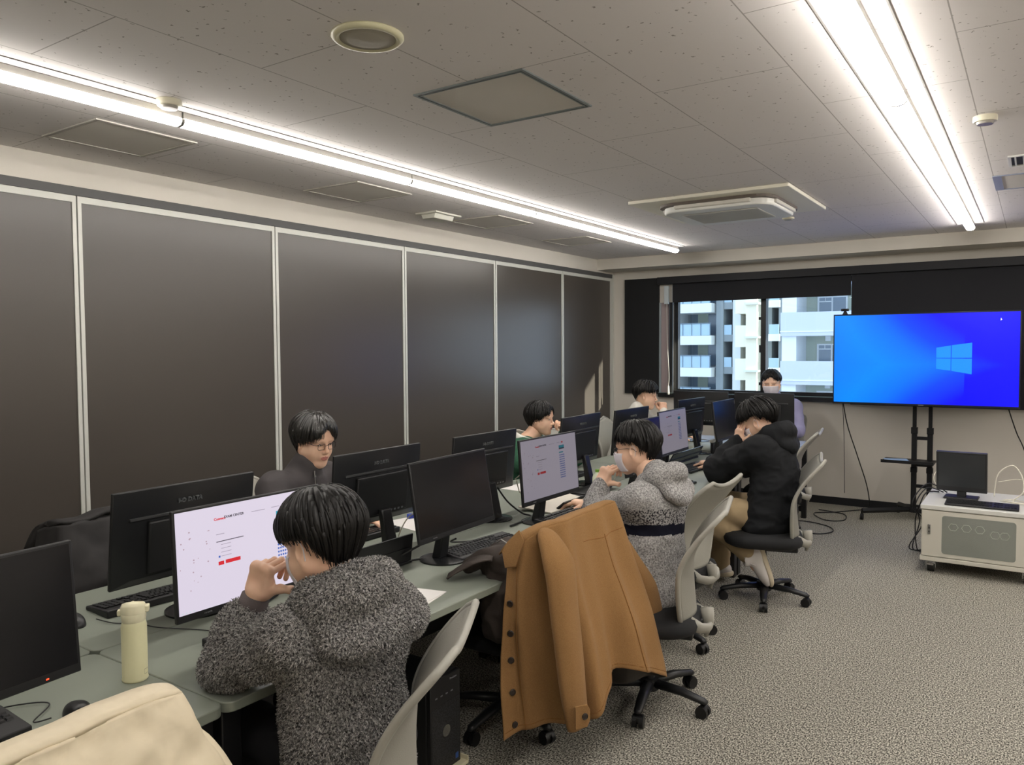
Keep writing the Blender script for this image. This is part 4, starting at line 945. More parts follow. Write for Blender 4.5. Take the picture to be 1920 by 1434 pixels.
# ------------------------------------------------------------ computer towers on trolleys under the desks
def pc_tower(x, y, label, rz=0):
    tr = thing('tower_trolley', 'cream trolley under '+label, 'trolley', (x, y, 0), rz, 'tower trolleys')
    MB().box(-.22, .24, -.10, .10, .045, .058).box(-.22, .24, -.105, -.10, .045, .075).box(-.22, .24, .10, .105, .045, .075).o('tray', mat('trolley_cream', 'cbc4a8', .5), tr, bev=.002)
    for sx in (-.18, .20):
        for sy in (-.08, .08): MB().tube([(sx-.008, sy, .022), (sx+.008, sy, .022)], .022, 12).tube([(sx, sy, .03), (sx, sy, .045)], .006, 6).o('caster', mat('caster_dark', '1a1a1a', .4), tr, auto=True)
    t = thing('computer_tower', label, 'computer tower', (x, y, .0585), rz, 'computer towers under the desks')
    MB().box(-.21, .195, -.087, .087, 0, .355).o('tower_case', black_m, t, bev=.004)
    MB().box(.195, .215, -.087, .087, 0, .355).o('front_bezel', mat('bezel_black', '141416', .4), t, bev=.003)
    MB().box(.2152, .216, -.08, .08, .01, .255).o('front_grille', mat('grille_hex', '060607', .4, col2='2a2b2e', nscale=180, lo=.48, hi=.52, detail=0), t)
    M = Matrix.Translation((.2155, 0, .15)) @ Matrix.Rotation(PI/2, 4, 'Y')
    lg = MB().lathe([(.0, 0), (.020, 0), (.020, .002), (0, .002)], 28, M=M).o('logo_disc', mat('bezel_black', '141416', .4), t)
    MB().lathe([(.019, .0015), (.022, .0015), (.022, .003), (.019, .003)], 28, M=M).o('logo_ring', chrome, t)
    text('DELL', .013, chrome, t, facing((0, 1, 0), (0, 0, 1), (.2178, 0, .15)), 'logo', bold=.0004)
    text('Precision', .011, mat('logo_silver', '8c8c90', .4), t, facing((0, 1, 0), (0, 0, 1), (.2155, .045, .335)), 'model_lettering')
    MB().box(.2155, .2162, .055, .072, .018, .040).o('sticker', mat('sticker_blue', '274a86', .4), t)
    pp = MB()
    for q in range(4): pp.box(.2152, .216, -.06+q*.03, -.048+q*.03, .285, .290)
    pp.o('front_port', mat('port_metal', '8a8d90', .3, .8), t)
pc_tower(-2.0, 2.20, 'black computer tower with round emblem behind the fleece wearer')
pc_tower(-2.05, 4.55, 'black computer tower under the desk beyond the striped knit')
# power strip
ps = thing('power_strip', 'white power strip on the desk behind the far monitors', 'power strip', (-2.28, 6.55, .80), .0)
MB().box(-.015, .015, -.14, .14, 0, .025).o('strip_body', offwhite, ps, bev=.004)
MB().box(-.012, .012, -.12, .12, -.08, -.0005).o('strip_support', black_m, ps)
# monitor cables
cable('monitor_cable', [(-2.37, 1.60, .90), (-2.33, 1.62, .82), (-2.28, 1.66, .76), (-2.24, 1.72, .727), (-2.28, 1.85, .727)], .005, cb, 'black cable looping down from the back of the left monitor', 'cable')
cable('usb_cable', [(-2.352, 2.69, .905), (-2.31, 2.72, .90), (-2.31, 2.68, .89), (-2.34, 2.62, .85), (-2.33, 2.55, .78), (-2.30, 2.52, .726)], .003, cw, 'thin white cable hanging from the back of the monitor facing the man with glasses', 'cable')
cable('usb_cable', [(-2.355, 3.52, .90), (-2.32, 3.56, .93), (-2.31, 3.57, .86), (-2.32, 3.52, .83), (-2.33, 3.50, .90)], .003, cw, 'thin white cable loop on the monitor left of the person in green', 'cable')
cable('monitor_cable', [(-2.36, 3.36, .88), (-2.32, 3.40, .80), (-2.27, 3.46, .735), (-2.2, 3.44, .727), (-2.17, 3.2, .727)], .005, cb, 'black cable from the monitor left of the person in green', 'cable')
cable('monitor_cable', [(-2.06, 2.62, .80), (-2.16, 2.72, .75), (-2.12, 2.90, .726), (-2.06, 3.02, .726)], .004, cb, 'black cable curling behind the tilted switched-off monitor', 'cable')
cable('monitor_cable', [(-2.12, 2.46, .80), (-2.17, 2.38, .76), (-2.20, 2.32, .735), (-2.17, 2.45, .727), (-2.1, 2.62, .727)], .005, cb, 'black cable bunch left of the tilted switched-off monitor', 'cable')
cable('mouse_cable', [(-1.965, .91, .73), (-1.99, .88, .726), (-2.06, .95, .726), (-2.12, .90, .726), (-2.16, .8, .726)], .0018, cb, 'thin black mouse cable near the bottom left keyboard', 'cable')
cable('mouse_cable', [(-2.57, 1.34, .73), (-2.50, 1.36, .724), (-2.42, 1.40, .724), (-2.33, 1.42, .724), (-2.2, 1.48, .724), (-2.12, 1.5, .724)], .0018, cb, 'thin black cable crossing the desk behind the cream bottle', 'cable')
cable('usb_cable', [(-2.345, 4.72, .90), (-2.32, 4.74, .88), (-2.33, 4.73, .80), (-2.35, 4.72, .725)], .003, cw, 'thin white cable on the monitor right of the person in green', 'cable')
# ------------------------------------------------------------ implicit surfaces for bodies and cloth
class Field:
    def __init__(s, lo, hi, h):
        s.lo = np.array(lo, float); s.h = h
        s.n = np.ceil((np.array(hi)-s.lo)/h).astype(int)+1
        s.F = np.full(s.n, 1.0, np.float32)
    def _blk(s, blo, bhi, pad):
        a = np.clip(np.floor((np.array(blo)-pad-s.lo)/s.h).astype(int), 0, s.n)
        b = np.clip(np.ceil((np.array(bhi)+pad-s.lo)/s.h).astype(int)+1, 0, s.n)
        if (b <= a).any(): return None
        ax = [s.lo[i]+s.h*np.arange(a[i], b[i], dtype=np.float32) for i in range(3)]
        X, Y, Z = np.meshgrid(*ax, indexing='ij')
        return tuple(slice(a[i], b[i]) for i in range(3)), X, Y, Z
    def _mix(s, sl, d, k, sub):
        f = s.F[sl]
        if sub:
            d = -d
            if k > 0: h = np.maximum(k-np.abs(f-d), 0)/k; s.F[sl] = np.maximum(f, d)+h*h*k*.25
            else: s.F[sl] = np.maximum(f, d)
        else:
            if k > 0: h = np.maximum(k-np.abs(f-d), 0)/k; s.F[sl] = np.minimum(f, d)-h*h*k*.25
            else: s.F[sl] = np.minimum(f, d)
    def cap(s, a, b, ra, rb=None, k=.02, sub=False):
        rb = ra if rb is None else rb; a = np.array(a, float); b = np.array(b, float); m = max(ra, rb)
        r = s._blk(np.minimum(a, b)-m, np.maximum(a, b)+m, k+3*s.h)
        if not r: return s
        sl, X, Y, Z = r; d = b-a; L = max(float(d @ d), 1e-9)
        t = np.clip(((X-a[0])*d[0]+(Y-a[1])*d[1]+(Z-a[2])*d[2])/L, 0, 1)
        D = np.sqrt((X-a[0]-t*d[0])**2+(Y-a[1]-t*d[1])**2+(Z-a[2]-t*d[2])**2)-(ra+(rb-ra)*t)
        s._mix(sl, D, k, sub); return s
    def chain(s, pts, rs, k=.02):
        for i in range(len(pts)-1): s.cap(pts[i], pts[i+1], rs[i], rs[i+1], k)
        return s
    def ell(s, c, r, M=None, k=.02, sub=False):
        c = np.array(c, float); r = np.array(r, float); m = r.max()
        q = s._blk(c-m, c+m, k+3*s.h)
        if not q: return s
        sl, X, Y, Z = q; x, y, z = X-c[0], Y-c[1], Z-c[2]
        if M is not None:
            M = np.array(M)   # rows = local axes
            x, y, z = [M[i][0]*x+M[i][1]*y+M[i][2]*z for i in range(3)]
        k0 = np.sqrt((x/r[0])**2+(y/r[1])**2+(z/r[2])**2); k1 = np.sqrt((x/r[0]**2)**2+(y/r[1]**2)**2+(z/r[2]**2)**2)
        D = k0*(k0-1)/np.maximum(k1, 1e-6)
        s._mix(sl, D, k, sub); return s
    def box(s, c, r, M=None, rd=.01, k=.02, sub=False):
        c = np.array(c, float); r = np.array(r, float); m = np.linalg.norm(r)
        q = s._blk(c-m, c+m, k+3*s.h)
        if not q: return s
        sl, X, Y, Z = q; x, y, z = X-c[0], Y-c[1], Z-c[2]
        if M is not None:
            M = np.array(M); x, y, z = [M[i][0]*x+M[i][1]*y+M[i][2]*z for i in range(3)]
        qx, qy, qz = np.abs(x)-r[0]+rd, np.abs(y)-r[1]+rd, np.abs(z)-r[2]+rd
        D = np.sqrt(np.maximum(qx, 0)**2+np.maximum(qy, 0)**2+np.maximum(qz, 0)**2)+np.minimum(np.maximum(qx, np.maximum(qy, qz)), 0)-rd
        s._mix(sl, D, k, sub); return s
    def cut(s, p, n):   # remove the side n points to
        p = np.array(p, float); n = np.array(n, float); n /= np.linalg.norm(n)
        ax = [s.lo[i]+s.h*np.arange(s.n[i], dtype=np.float32) for i in range(3)]
        X, Y, Z = np.meshgrid(*ax, indexing='ij')
        s.F = np.maximum(s.F, (X-p[0])*n[0]+(Y-p[1])*n[1]+(Z-p[2])*n[2]); return s
    def surf(s):
        F = s.F; h = s.h
        F = np.pad(F, 1, constant_values=1.0); lo = s.lo-h
        S = F < 0; n = np.array(F.shape)-1
        c = [S[i:n[0]+i, j:n[1]+j, k:n[2]+k] for i in (0, 1) for j in (0, 1) for k in (0, 1)]
        al = c[0].copy(); an = c[0].copy()
        for q in c[1:]: al &= q; an |= q
        act = an & ~al; idx = np.full(act.shape, -1, np.int64); I = np.argwhere(act); idx[act] = np.arange(len(I))
        P = np.zeros((len(I), 3)); C = np.zeros(len(I))
        off = [(i, j, k) for i in (0, 1) for j in (0, 1) for k in (0, 1)]
        val = {o: F[I[:, 0]+o[0], I[:, 1]+o[1], I[:, 2]+o[2]].astype(float) for o in off}
        for o in off:
            for d in range(3):
                if o[d]: continue
                o2 = list(o); o2[d] = 1; o2 = tuple(o2)
                a, b = val[o], val[o2]; m = (a < 0) != (b < 0)
                t = np.where(m, a/np.where(a == b, 1, a-b), 0)
                for x in range(3): P[:, x] += np.where(m, (o[x]+(t if x == d else 0)), 0)
                C += m
        P = (P/C[:, None]+I)*h+lo
        fs = []
        for d in range(3):
            a = [slice(None)]*3; b = [slice(None)]*3; a[d] = slice(0, -1); b[d] = slice(1, None)
            A, B = S[tuple(a)], S[tuple(b)]; E = np.argwhere(A != B)
            u, v = (d+1) % 3, (d+2) % 3
            E = E[(E[:, u] > 0) & (E[:, v] > 0) & (E[:, u] < n[u]) & (E[:, v] < n[v])]
            fl = A[E[:, 0], E[:, 1], E[:, 2]]
            def cell(du, dv):
                q = E.copy(); q[:, u] -= du; q[:, v] -= dv; return idx[q[:, 0], q[:, 1], q[:, 2]]
            Q = np.stack([cell(1, 1), cell(0, 1), cell(0, 0), cell(1, 0)], 1)
            Q[~fl] = Q[~fl][:, ::-1]; fs.append(Q)
        return P, np.concatenate(fs)
def smooth_verts(P, Q, it=1):
    for _ in range(it):
        A = np.zeros_like(P); C = np.zeros(len(P))
        for a, b in ((0, 1), (1, 2), (2, 3), (3, 0)):
            np.add.at(A, Q[:, a], P[Q[:, b]]); np.add.at(A, Q[:, b], P[Q[:, a]]); np.add.at(C, Q[:, a], 1); np.add.at(C, Q[:, b], 1)
        P = P*.4+.6*A/np.maximum(C, 1)[:, None]
    return P
def vnormals(P, Q):
    n = np.cross(P[Q[:, 2]]-P[Q[:, 0]], P[Q[:, 3]]-P[Q[:, 1]]); N = np.zeros_like(P)
    for i in range(4): np.add.at(N, Q[:, i], n)
    return N/np.maximum(np.linalg.norm(N, axis=1), 1e-12)[:, None]
def mk(name, P, Q, mats, parent=None, off=(0, 0, 0), mi=None):
    me = bpy.data.meshes.new(name); P = P-np.array(off)
    me.vertices.add(len(P)); me.vertices.foreach_set('co', P.astype(np.float32).ravel())
    me.loops.add(Q.size); me.loops.foreach_set('vertex_index', Q.astype(np.int32).ravel())
    me.polygons.add(len(Q)); me.polygons.foreach_set('loop_start', np.arange(0, Q.size, 4, dtype=np.int32))
    me.polygons.foreach_set('use_smooth', np.ones(len(Q), bool))
    for m in (mats if isinstance(mats, list) else [mats]): me.materials.append(m)
    me.update(calc_edges=True)
    if mi is not None: me.polygons.foreach_set('material_index', mi.astype(np.int32))
    me.validate()
    o = bpy.data.objects.new(name, me); COL.objects.link(o)
    if parent: o.parent = parent
    return o
def wrinkle(P, Q, amp, sc, seed, st=(1, 1, 1), rid=True, it=2):
    N = vnormals(P, Q); d = np.empty(len(P))
    for i, p in enumerate(P):
        v = Vector((p[0]*sc*st[0]+seed, p[1]*sc*st[1], p[2]*sc*st[2]))
        a = noise.noise(v); b = noise.noise(v*2.3)
        d[i] = ((1-2.2*abs(a))*.6+(1-2*abs(b))*.25 if rid else a*.8+b*.4)
    return P+N*(d*amp)[:, None]
# ------------------------------------------------------------ head (origin mid-head, +y forward, +x right, +z up)
def build_head():
    f = Field((-.105, -.135, -.175), (.105, .14, .14), .0026)
    f.ell((0, -.015, .032), (.076, .093, .089), k=0)
    f.ell((0, .028, -.025), (.066, .061, .083), k=.03)
    for s in (-1, 1):
        f.cap((s*.055, -.002, -.045), (s*.022, .060, -.096), .025, .020, k=.035)
        f.ell((s*.038, .052, -.035), (.029, .026, .032), k=.03)
        f.ell((s*.032, .073, .026), (.026, .012, .009), k=.015)
    f.ell((0, .068, -.100), (.021, .019, .018), k=.022)
    f.ell((0, .062, .045), (.052, .024, .040), k=.03)
    for s in (-1, 1):
        f.ell((s*.031, .098, .008), (.019, .018, .012), k=.014, sub=True)
        f.ell((s*.031, .0705, .006), (.0165, .0125, .0115), k=.006)
        f.cap((s*.018, .0815, .004), (s*.044, .0745, .005), .0022, .0022, k=.003)
    f.cap((0, .083, .018), (0, .103, -.022), .0065, .0095, k=.012)
    f.ell((0, .106, -.026), (.010, .009, .008), k=.008)
    for s in (-1, 1): f.ell((s*.0125, .094, -.030), (.0072, .010, .0065), k=.006)
    f.ell((0, .080, -.056), (.026, .016, .020), k=.02)
    f.cap((-.017, .088, -.0555), (.017, .088, -.0555), .0042, k=.007); f.ell((0, .0945, -.055), (.012, .005, .0035), k=.006)
    f.ell((0, .0905, -.0650), (.017, .0065, .0055), k=.007)
    f.cap((-.020, .096, -.0600), (.020, .096, -.0600), .0012, k=.003, sub=True)
    for s in (-1, 1):
        M = [(.92*1, -s*.38*1, 0), (s*.38, .92, .15), (0, -.15, 1)]
        f.ell((s*.079, -.008, -.008), (.0085, .019, .033), M, k=.006)
        f.ell((s*.087, -.003, -.006), (.006, .010, .017), M, k=.004, sub=True)
        f.ell((s*.078, -.001, -.036), (.007, .009, .010), k=.005)
    f.cap((0, -.030, -.055), (0, -.045, -.19), .052, .056, k=.03)
    P, Q = f.surf(); P = smooth_verts(P, Q, 1)
    c = P[Q].mean(1); mi = np.zeros(len(Q), int)
    lip = (((c[:, 0]/.0225)**2+((c[:, 2]+.0602)/.0105)**2) < 1) & (c[:, 1] > .083)
    mi[lip] = 1
    ln = ((abs(abs(c[:, 0])-.031) < .0145) & (abs(c[:, 2]-.0045+.10*(abs(c[:, 0])-.031)**2*100*.5) < .0016) & (c[:, 1] > .06))
    mi[ln] = 2
    return P, Q, mi
HEAD = build_head()
skin = mat('skin', 'e2b79b', .5, col2='e8c0a4', nscale=14, bump=.05, bscale=300); skin.node_tree.nodes['Principled BSDF'].inputs['Subsurface Weight'].default_value = .06
skin.node_tree.nodes['Principled BSDF'].inputs['Subsurface Radius'].default_value = (.01, .004, .002)
lipm = mat('lips', 'b8746a', .45); lashm = mat('eyelash_line', '2a1c18', .6)
hairm = mat('hair_black', '0d0b0a', .5, spec=.35, bump=.25, nscale=60, stretch=(3, 3, .4), detail=4)
E_R = Matrix.Identity(3)
def basis(fwd, up=(0, 0, 1)):
    y = Vector(fwd).normalized(); z = Vector(up); z = (z-y*z.dot(y)).normalized(); x = y.cross(z)
    return Matrix((x, y, z)).transposed()   # columns are the axes
def xf(P, B, c, s=1.): return (P*s) @ np.array(B).T+np.array(c)
# ------------------------------------------------------------ hand (wrist at 0, fingers +y, thumb +x, back of hand +z)
def build_hand(curl, thumb, spread=.04, h=.0024, mirror=False, ind=None):
    f = Field((-.075, -.04, -.10), (.095, .215, .05), h)
    f.cap((0, -.035, 0), (0, .01, 0), .024, .026, k=.01)
    f.box((0, .047, -.002), (.037, .045, .0145), rd=.0135, k=.02)
    f.ell((.026, .03, -.012), (.017, .028, .014), k=.015); f.ell((-.026, .03, -.010), (.013, .03, .012), k=.015)
    spec = [(.0285, .088, (.043, .026, .021), .0092), (.0095, .092, (.047, .030, .022), .0094), (-.0098, .089, (.044, .028, .021), .0089), (-.0275, .082, (.034, .021, .019), .0080)]
    for i, (x, y, L, r) in enumerate(spec):
        c = curl[i] if isinstance(curl[0], (list, tuple)) else curl
        p = Vector((x, y-.012, 0)); a = 0; sp = spread*(1.5-i)
        f.ell((x, y-.010, .003), (r*1.08, r*1.3, r*1.05), k=.008)
        for q in range(3):
            a += c[q]; d = Vector((math.sin(sp), math.cos(sp)*math.cos(a), -math.sin(a)))
            n = p+d*(L[q]+(.012 if q == 0 else 0)); f.cap(p, n, r*(1-.06*q), r*(.95-.08*q), k=.0035); p = n
    p = Vector((.026, .018, -.008)); pts = [p]
    for (dx, dy, dz), L in zip(thumb, (.040, .033, .027)):
        p = p+Vector((dx, dy, dz)).normalized()*L; pts.append(p)
    f.chain(pts, [.0135, .0115, .0102, .0088], k=.008)
    P, Q = f.surf(); P = smooth_verts(P, Q, 1)
    if mirror: P = P*np.array([-1, 1, 1]); Q = Q[:, ::-1]
    return P, Q
RELAX = ((.35, .5, .3), (.45, .55, .35), (.5, .6, .35), (.55, .6, .35))
FIST = ((1.25, 1.5, .7), (1.3, 1.55, .7), (1.35, 1.55, .7), (1.35, 1.5, .7))
TH_R = ((.8, .75, -.35), (.5, 1, -.3), (.3, 1, -.2))
TH_F = ((.7, .8, -.5), (.1, .9, -.5), (-.5, .6, -.3))
# ------------------------------------------------------------ hair
def hair(parent, B, c, s, ends, t=.018, vol=None, seed=0, jag=.06, nl=240, m=None, crown=(0, -.25), lock=.0055, fluff=.0, part=None):
    """ends: list of (phi deg, theta deg) from the front clockwise seen from above"""
    rr = random.Random(seed); Bc = np.array(B); cc = np.array(c)
    E_ = sorted(ends); E2 = [(a-360, b) for a, b in E_]+E_+[(a+360, b) for a, b in E_]
    def end(ph):
        ph %= 360
        for (a0, b0), (a1, b1) in zip(E2, E2[1:]):
            if a0 <= ph <= a1:
                f = (ph-a0)/(a1-a0); f = f*f*(3-2*f); return b0+(b1-b0)*f
    R0 = Vector((.077, .095, .089)); C0 = Vector((0, -.014, .034))
    def pt(ph, th, ex):
        a, b = math.radians(ph), math.radians(th)
        d = Vector((math.sin(b)*math.sin(a), math.sin(b)*math.cos(a), math.cos(b)))
        v = (vol(ph, th) if vol else 0)
        dn = d if th < 95 else Vector((math.sin(math.radians(95))*math.sin(a), math.sin(math.radians(95))*math.cos(a), 0)).normalized()
        p = C0+Vector((R0.x*d.x, R0.y*d.y, R0.z*d.z))+Vector((d.x, d.y, max(d.z, -.1)))*(t+ex+v)
        if th > 95:
            q = th-95; sh = 1-.0045*q*max(0, -math.cos(a))**.5 if math.cos(a) < 0 else 1-.002*q
            p.x = C0.x+(p.x-C0.x)*sh; p.y = C0.y+(p.y-C0.y)*sh; p.z = C0.z-.0078-q*.00225
        return p
    nph, nth = 200, 30; vs = []; fs = []
    for i in range(nph):
        ph = 360*i/nph; e = end(ph)*(1+jag*noise.noise(Vector((ph*.09, seed, 0)))+jag*.6*noise.noise(Vector((ph*.3, seed, 5))))
        for j in range(nth+3):
            k = min(j/nth, 1); th = e*(k**.9)
            g = .0028*noise.noise(Vector((math.sin(math.radians(ph))*14+seed, math.cos(math.radians(ph))*14, k*1.2)))+.006*noise.noise(Vector((math.sin(math.radians(ph))*3.5+seed, math.cos(math.radians(ph))*3.5, k*2)))
            g += fluff*noise.noise(Vector((math.sin(math.radians(ph))*6, math.cos(math.radians(ph))*6, k*6+seed)))
            tp = -(max(0, k-.82)/.18)**2*t*.55
            ex = g*min(1, k*4)+tp
            if j > nth: ex = -t*(.6+.35*(j-nth)); th = e*(1-.02*(j-nth))
            vs.append(pt(ph, th, ex))
    W_ = nth+3
    fs = [(i*W_+j, i*W_+j+1, ((i+1) % nph)*W_+j+1, ((i+1) % nph)*W_+j) for i in range(nph) for j in range(W_-1)]
    mb = MB().add(vs, fs)
    for q in range(nl):
        ph = rr.random()*360; e = end(ph); a = e*(.15+.6*rr.random()); b = e*(1+jag*.9*rr.random()+.02)-rr.random()*3
        dph = (rr.random()-.5)*14; N = 9; r0 = lock*(.5+.7*rr.random()); ex0 = .001+rr.random()*.004+fluff*rr.random()
        pts = [pt(ph+dph*(k/(N-1)), a+(b-a)*k/(N-1), ex0-(.5*t*max(0, k/(N-1)-.75)*1.2)) for k in range(N)]
        mb.tube(pts, [r0*max(.12, math.sin(min(1, .25+k/(N-1)*1.0)*PI)**.7 if k < N-1 else .05) for k in range(N)], 5, sq=(1.5, .6))
    V = np.array([tuple(v) for v in mb.v]); V = xf(V, Bc, cc, s)-np.array(parent.location)
    mb.v = [tuple(v) for v in V]
    return mb.o('hair', m or hairm, parent, smooth=True)
def place_local(mb_v, B, c, s, parent):
    return [tuple(v) for v in xf(np.array([tuple(x) for x in mb_v]), np.array(B), np.array(c), s)-np.array(parent.location)]
def headpart(mb, name, m, H, parent, **kw):
    mb.v = place_local(mb.v, H['B'], H['c'], H['s'], parent); return mb.o(name, m, parent, **kw)
maskm = mat('mask_white', 'dcd6dc', .7, bump=.2, nscale=200); glm = mat('glasses_frame_dark', '1c1620', .3)
def face_mask(H, parent):
    def P(i, j):
        u = -1+2*i/20; v = j/12
        z = -.012-.092*v; w = .072-.018*max(0, v-.35)/.65
        x = u*w; fr = .104-.012*v+.010*math.sin(v*PI)-.004*(v < .05)
        y = fr+.003+.013*math.exp(-(u/.28)**2)*(1-v)-.054*abs(u)**2.6
        return (x, y, z+.010*(1-abs(u))*(1-v)+.0012*math.sin(v*14))
    headpart(MB().grid(P, 21, 13), 'face_mask', maskm, H, parent, smooth=True, solid=.002)
    for s in (-1, 1):
        lp = MB().tube([(s*.060, .018, -.022), (s*.070, .010, -.010), (s*.082, .004, .012), (s*.088, -.016, .020), (s*.088, -.024, .0), (s*.082, -.016, -.03), (s*.068, .004, -.050), (s*.052, .020, -.078)], .0016, 6)
        headpart(lp, 'ear_loop', maskm, H, parent, smooth=True)
def glasses(H, parent, m=None):
    g = MB(); m = m or glm
    for s in (-1, 1):
        pts = [(s*.033+x, .100-abs(x+s*.0)*.12, .002+z) for x, z in rrect(.044, .031, .010, 4)]; pts.append(pts[0])
        g.tube(pts, .0013, 6); g.tube([(s*.055, .097, .010), (s*.072, .085, .011), (s*.080, .02, .010), (s*.084, -.012, .004), (s*.084, -.028, -.012)], .0015, 6)
    g.tube([(-.011, .101, .006), (0, .103, .009), (.011, .101, .006)], .0013, 6)
    headpart(g, 'glasses', m, H, parent, smooth=True)
browm = mat('eyebrow', '241b16', .8); eyew = mat('eye_white', 'd8d0c8', .3); irm = mat('iris_dark', '1a100c', .15)
def face_details(H, parent, op=.0):
    for s in (-1, 1):
        b = MB().tube([(s*.014, .0865, .024), (s*.028, .085, .0275), (s*.046, .0735, .0245)], [.0028, .0026, .0012], 6, sq=(1, .6))
        headpart(b, 'eyebrow', browm, H, parent, smooth=True)
        if op:
            e = MB().tube([(s*.020, .0815, .0045), (s*.026, .0838, .0055), (s*.034, .0833, .006), (s*.042, .079, .0045)], [.0008, .0032*op, .0034*op, .0008], 8)
            eo = headpart(e, 'eye', eyew, H, parent, smooth=True)
            e = MB().tube([(s*.0305, .0815, .0055), (s*.0305, .0874, .0055)], .0040*op, 12)
            headpart(e, 'iris', irm, H, parent, smooth=True)
            e = MB().tube([(s*.018, .082, .0055), (s*.026, .0860, .0088), (s*.034, .0855, .0092), (s*.044, .079, .0065)], .0011, 6)
            headpart(e, 'eyelash', lashm, H, parent, smooth=True)
# ------------------------------------------------------------ person
def V3(p): return np.array(p, float)
def person(label, J, headc, fwd, up, hands, s=1., op=0, legs=True):
    base = Vector((J['pel'][0], J['pel'][1], 0))
    t = thing('person', label, 'person', base)
    lo = np.min([V3(J[k]) for k in J if k != 'bend'], 0)-.25; hi = np.max([V3(J[k]) for k in J if k != 'bend']+[V3(headc)], 0)+.25; lo[2] = max(lo[2], -.02)
    f = Field(lo, hi, .011)
    Bsp = spine(J)
    f.ell(J['pel'], (.145, .10, .10), Bsp, k=.04); mid = (V3(J['pel'])+V3(J['nk']))/2
    f.ell(mid, (.12, .08, .16), Bsp, k=.05); f.ell(mid*.4+V3(J['nk'])*.6, (.145, .09, .13), Bsp, k=.05)
    f.cap(J['sl'], J['sr'], .045, .045, k=.04); f.cap(V3(J['nk'])-V3(up)*.02, V3(headc)-V3(up)*.06-V3(fwd)*.02, .055, .052, k=.03)
    for a in 'lr':
        f.chain([J['s'+a], J['e'+a], J['w'+a]], [.048, .036, .024], k=.02)
        if legs: f.chain([J['h'+a], J['k'+a], J['a'+a]], [.075, .052, .036], k=.03); f.cap(J['a'+a], J['t'+a], .036, .028, k=.03)
    P, Q = f.surf(); P = smooth_verts(P, Q, 2)
    B = np.array(basis(fwd, up)); hp, hq, hm = HEAD
    Ps = [P, xf(hp, B, headc, s)]; Qs = [Q, hq+len(P)]; ms = [np.zeros(len(Q)), hm]; n = len(P)+len(hp)
    for a, hd in hands.items():
        hv, hq2 = build_hand(hd['curl'], hd.get('thumb', TH_R), hd.get('spread', .04), hd.get('h', .0026), mirror=hd.get('mirror', a == 'r'))
        hb = np.array(basis(hd['dir'], hd['back']))
        w = xf(hv, hb, hd.get('at', J['w'+a]), hd.get('s', 1.)); Ps.append(w); Qs.append(hq2+n); ms.append(np.zeros(len(hq2))); n += len(w)
    mk('body', np.concatenate(Ps), np.concatenate(Qs), [skin, lipm, lashm], t, base, np.concatenate(ms))
    H = dict(B=B, c=V3(headc), s=s)
    face_details(H, t, op)
    return t, H
def spine(J):
    up = Vector(J['nk'])-Vector(J['pel']); up.normalize()
    r = Vector(J['sr'])-Vector(J['sl']); r = (r-up*r.dot(up)).normalized(); y = up.cross(r)
    return [tuple(r), tuple(y), tuple(up)]
def top(name, J, m, t, h=.008, fat=1., arm=(.068, .058, .045), hem=-.06, amp=.006, sc=9, seed=0, extra=None, cuff=True, smoothit=1, neck=True, chest=(.175, .125), waist=(.165, .125), cutoff=None, aend=.93, low=True, mats=None, mi=None, wst=(1, 1, 1)):
    ks = ['pel', 'nk', 'sl', 'sr', 'el', 'er', 'wl', 'wr']
    lo = np.min([V3(J[k]) for k in ks], 0)-.22; hi = np.max([V3(J[k]) for k in ks], 0)+.24
    f = Field(lo, hi, h); M = spine(J); U = V3(M[2]); R = V3(M[0]); Fw = V3(M[1])
    pel, nk = V3(J['pel']), V3(J['nk']); L = np.linalg.norm(nk-pel)
    bend = J.get('bend', 0)
    def ax(k): return pel+(nk-pel)*k-Fw*bend*math.sin(k*PI)
    if low: f.ell(ax(-.20), (waist[0]*1.05, waist[1]*1.12, .11), M, k=.03)
    f.ell(ax(-.02), (waist[0]*1.03, waist[1]*1.05, .15), M, k=.04)
    f.ell(ax(.22), (waist[0], waist[1], .16), M, k=.06)
    f.ell(ax(.48), (chest[0]*.97, chest[1]*1.0, .17), M, k=.06)
    f.ell(ax(.72), (chest[0], chest[1]*.97, .15), M, k=.05)
    f.cap(V3(J['sl'])*.9+V3(J['sr'])*.1, V3(J['sr'])*.9+V3(J['sl'])*.1, arm[0]*.95, arm[0]*.95, k=.06)
    for a in 'lr':
        s_, e, w = V3(J['s'+a]), V3(J['e'+a]), V3(J['w'+a])
        f.chain([s_, s_*.5+e*.5, e, e*.5+w*.5, w*aend+e*(1-aend)], [arm[0], arm[1]*1.05, arm[1]*1.02, arm[2]*1.12, arm[2]*.86], k=.03)
        if cuff: f.cap(w*.90+e*.10, w*1.0, arm[2]*.80, arm[2]*.76, k=.008)
        f.cap(s_, s_*.6+ax(.5)*.4, arm[0]*1.0, .07, k=.05)
    if neck: f.cap(nk-U*.03, nk+U*.035, .075, .066, k=.04)
    if extra: extra(f, ax, R, Fw, U)
    if cutoff is not None: f.cut(pel+U*cutoff, -U)
    P, Q = f.surf(); P = smooth_verts(P, Q, smoothit)
    P = wrinkle(P, Q, amp, sc, seed, wst)
    return mk(name, P, Q, mats or m, t, t.location, mi(P, Q, ax, U, pel, L) if mi else None)
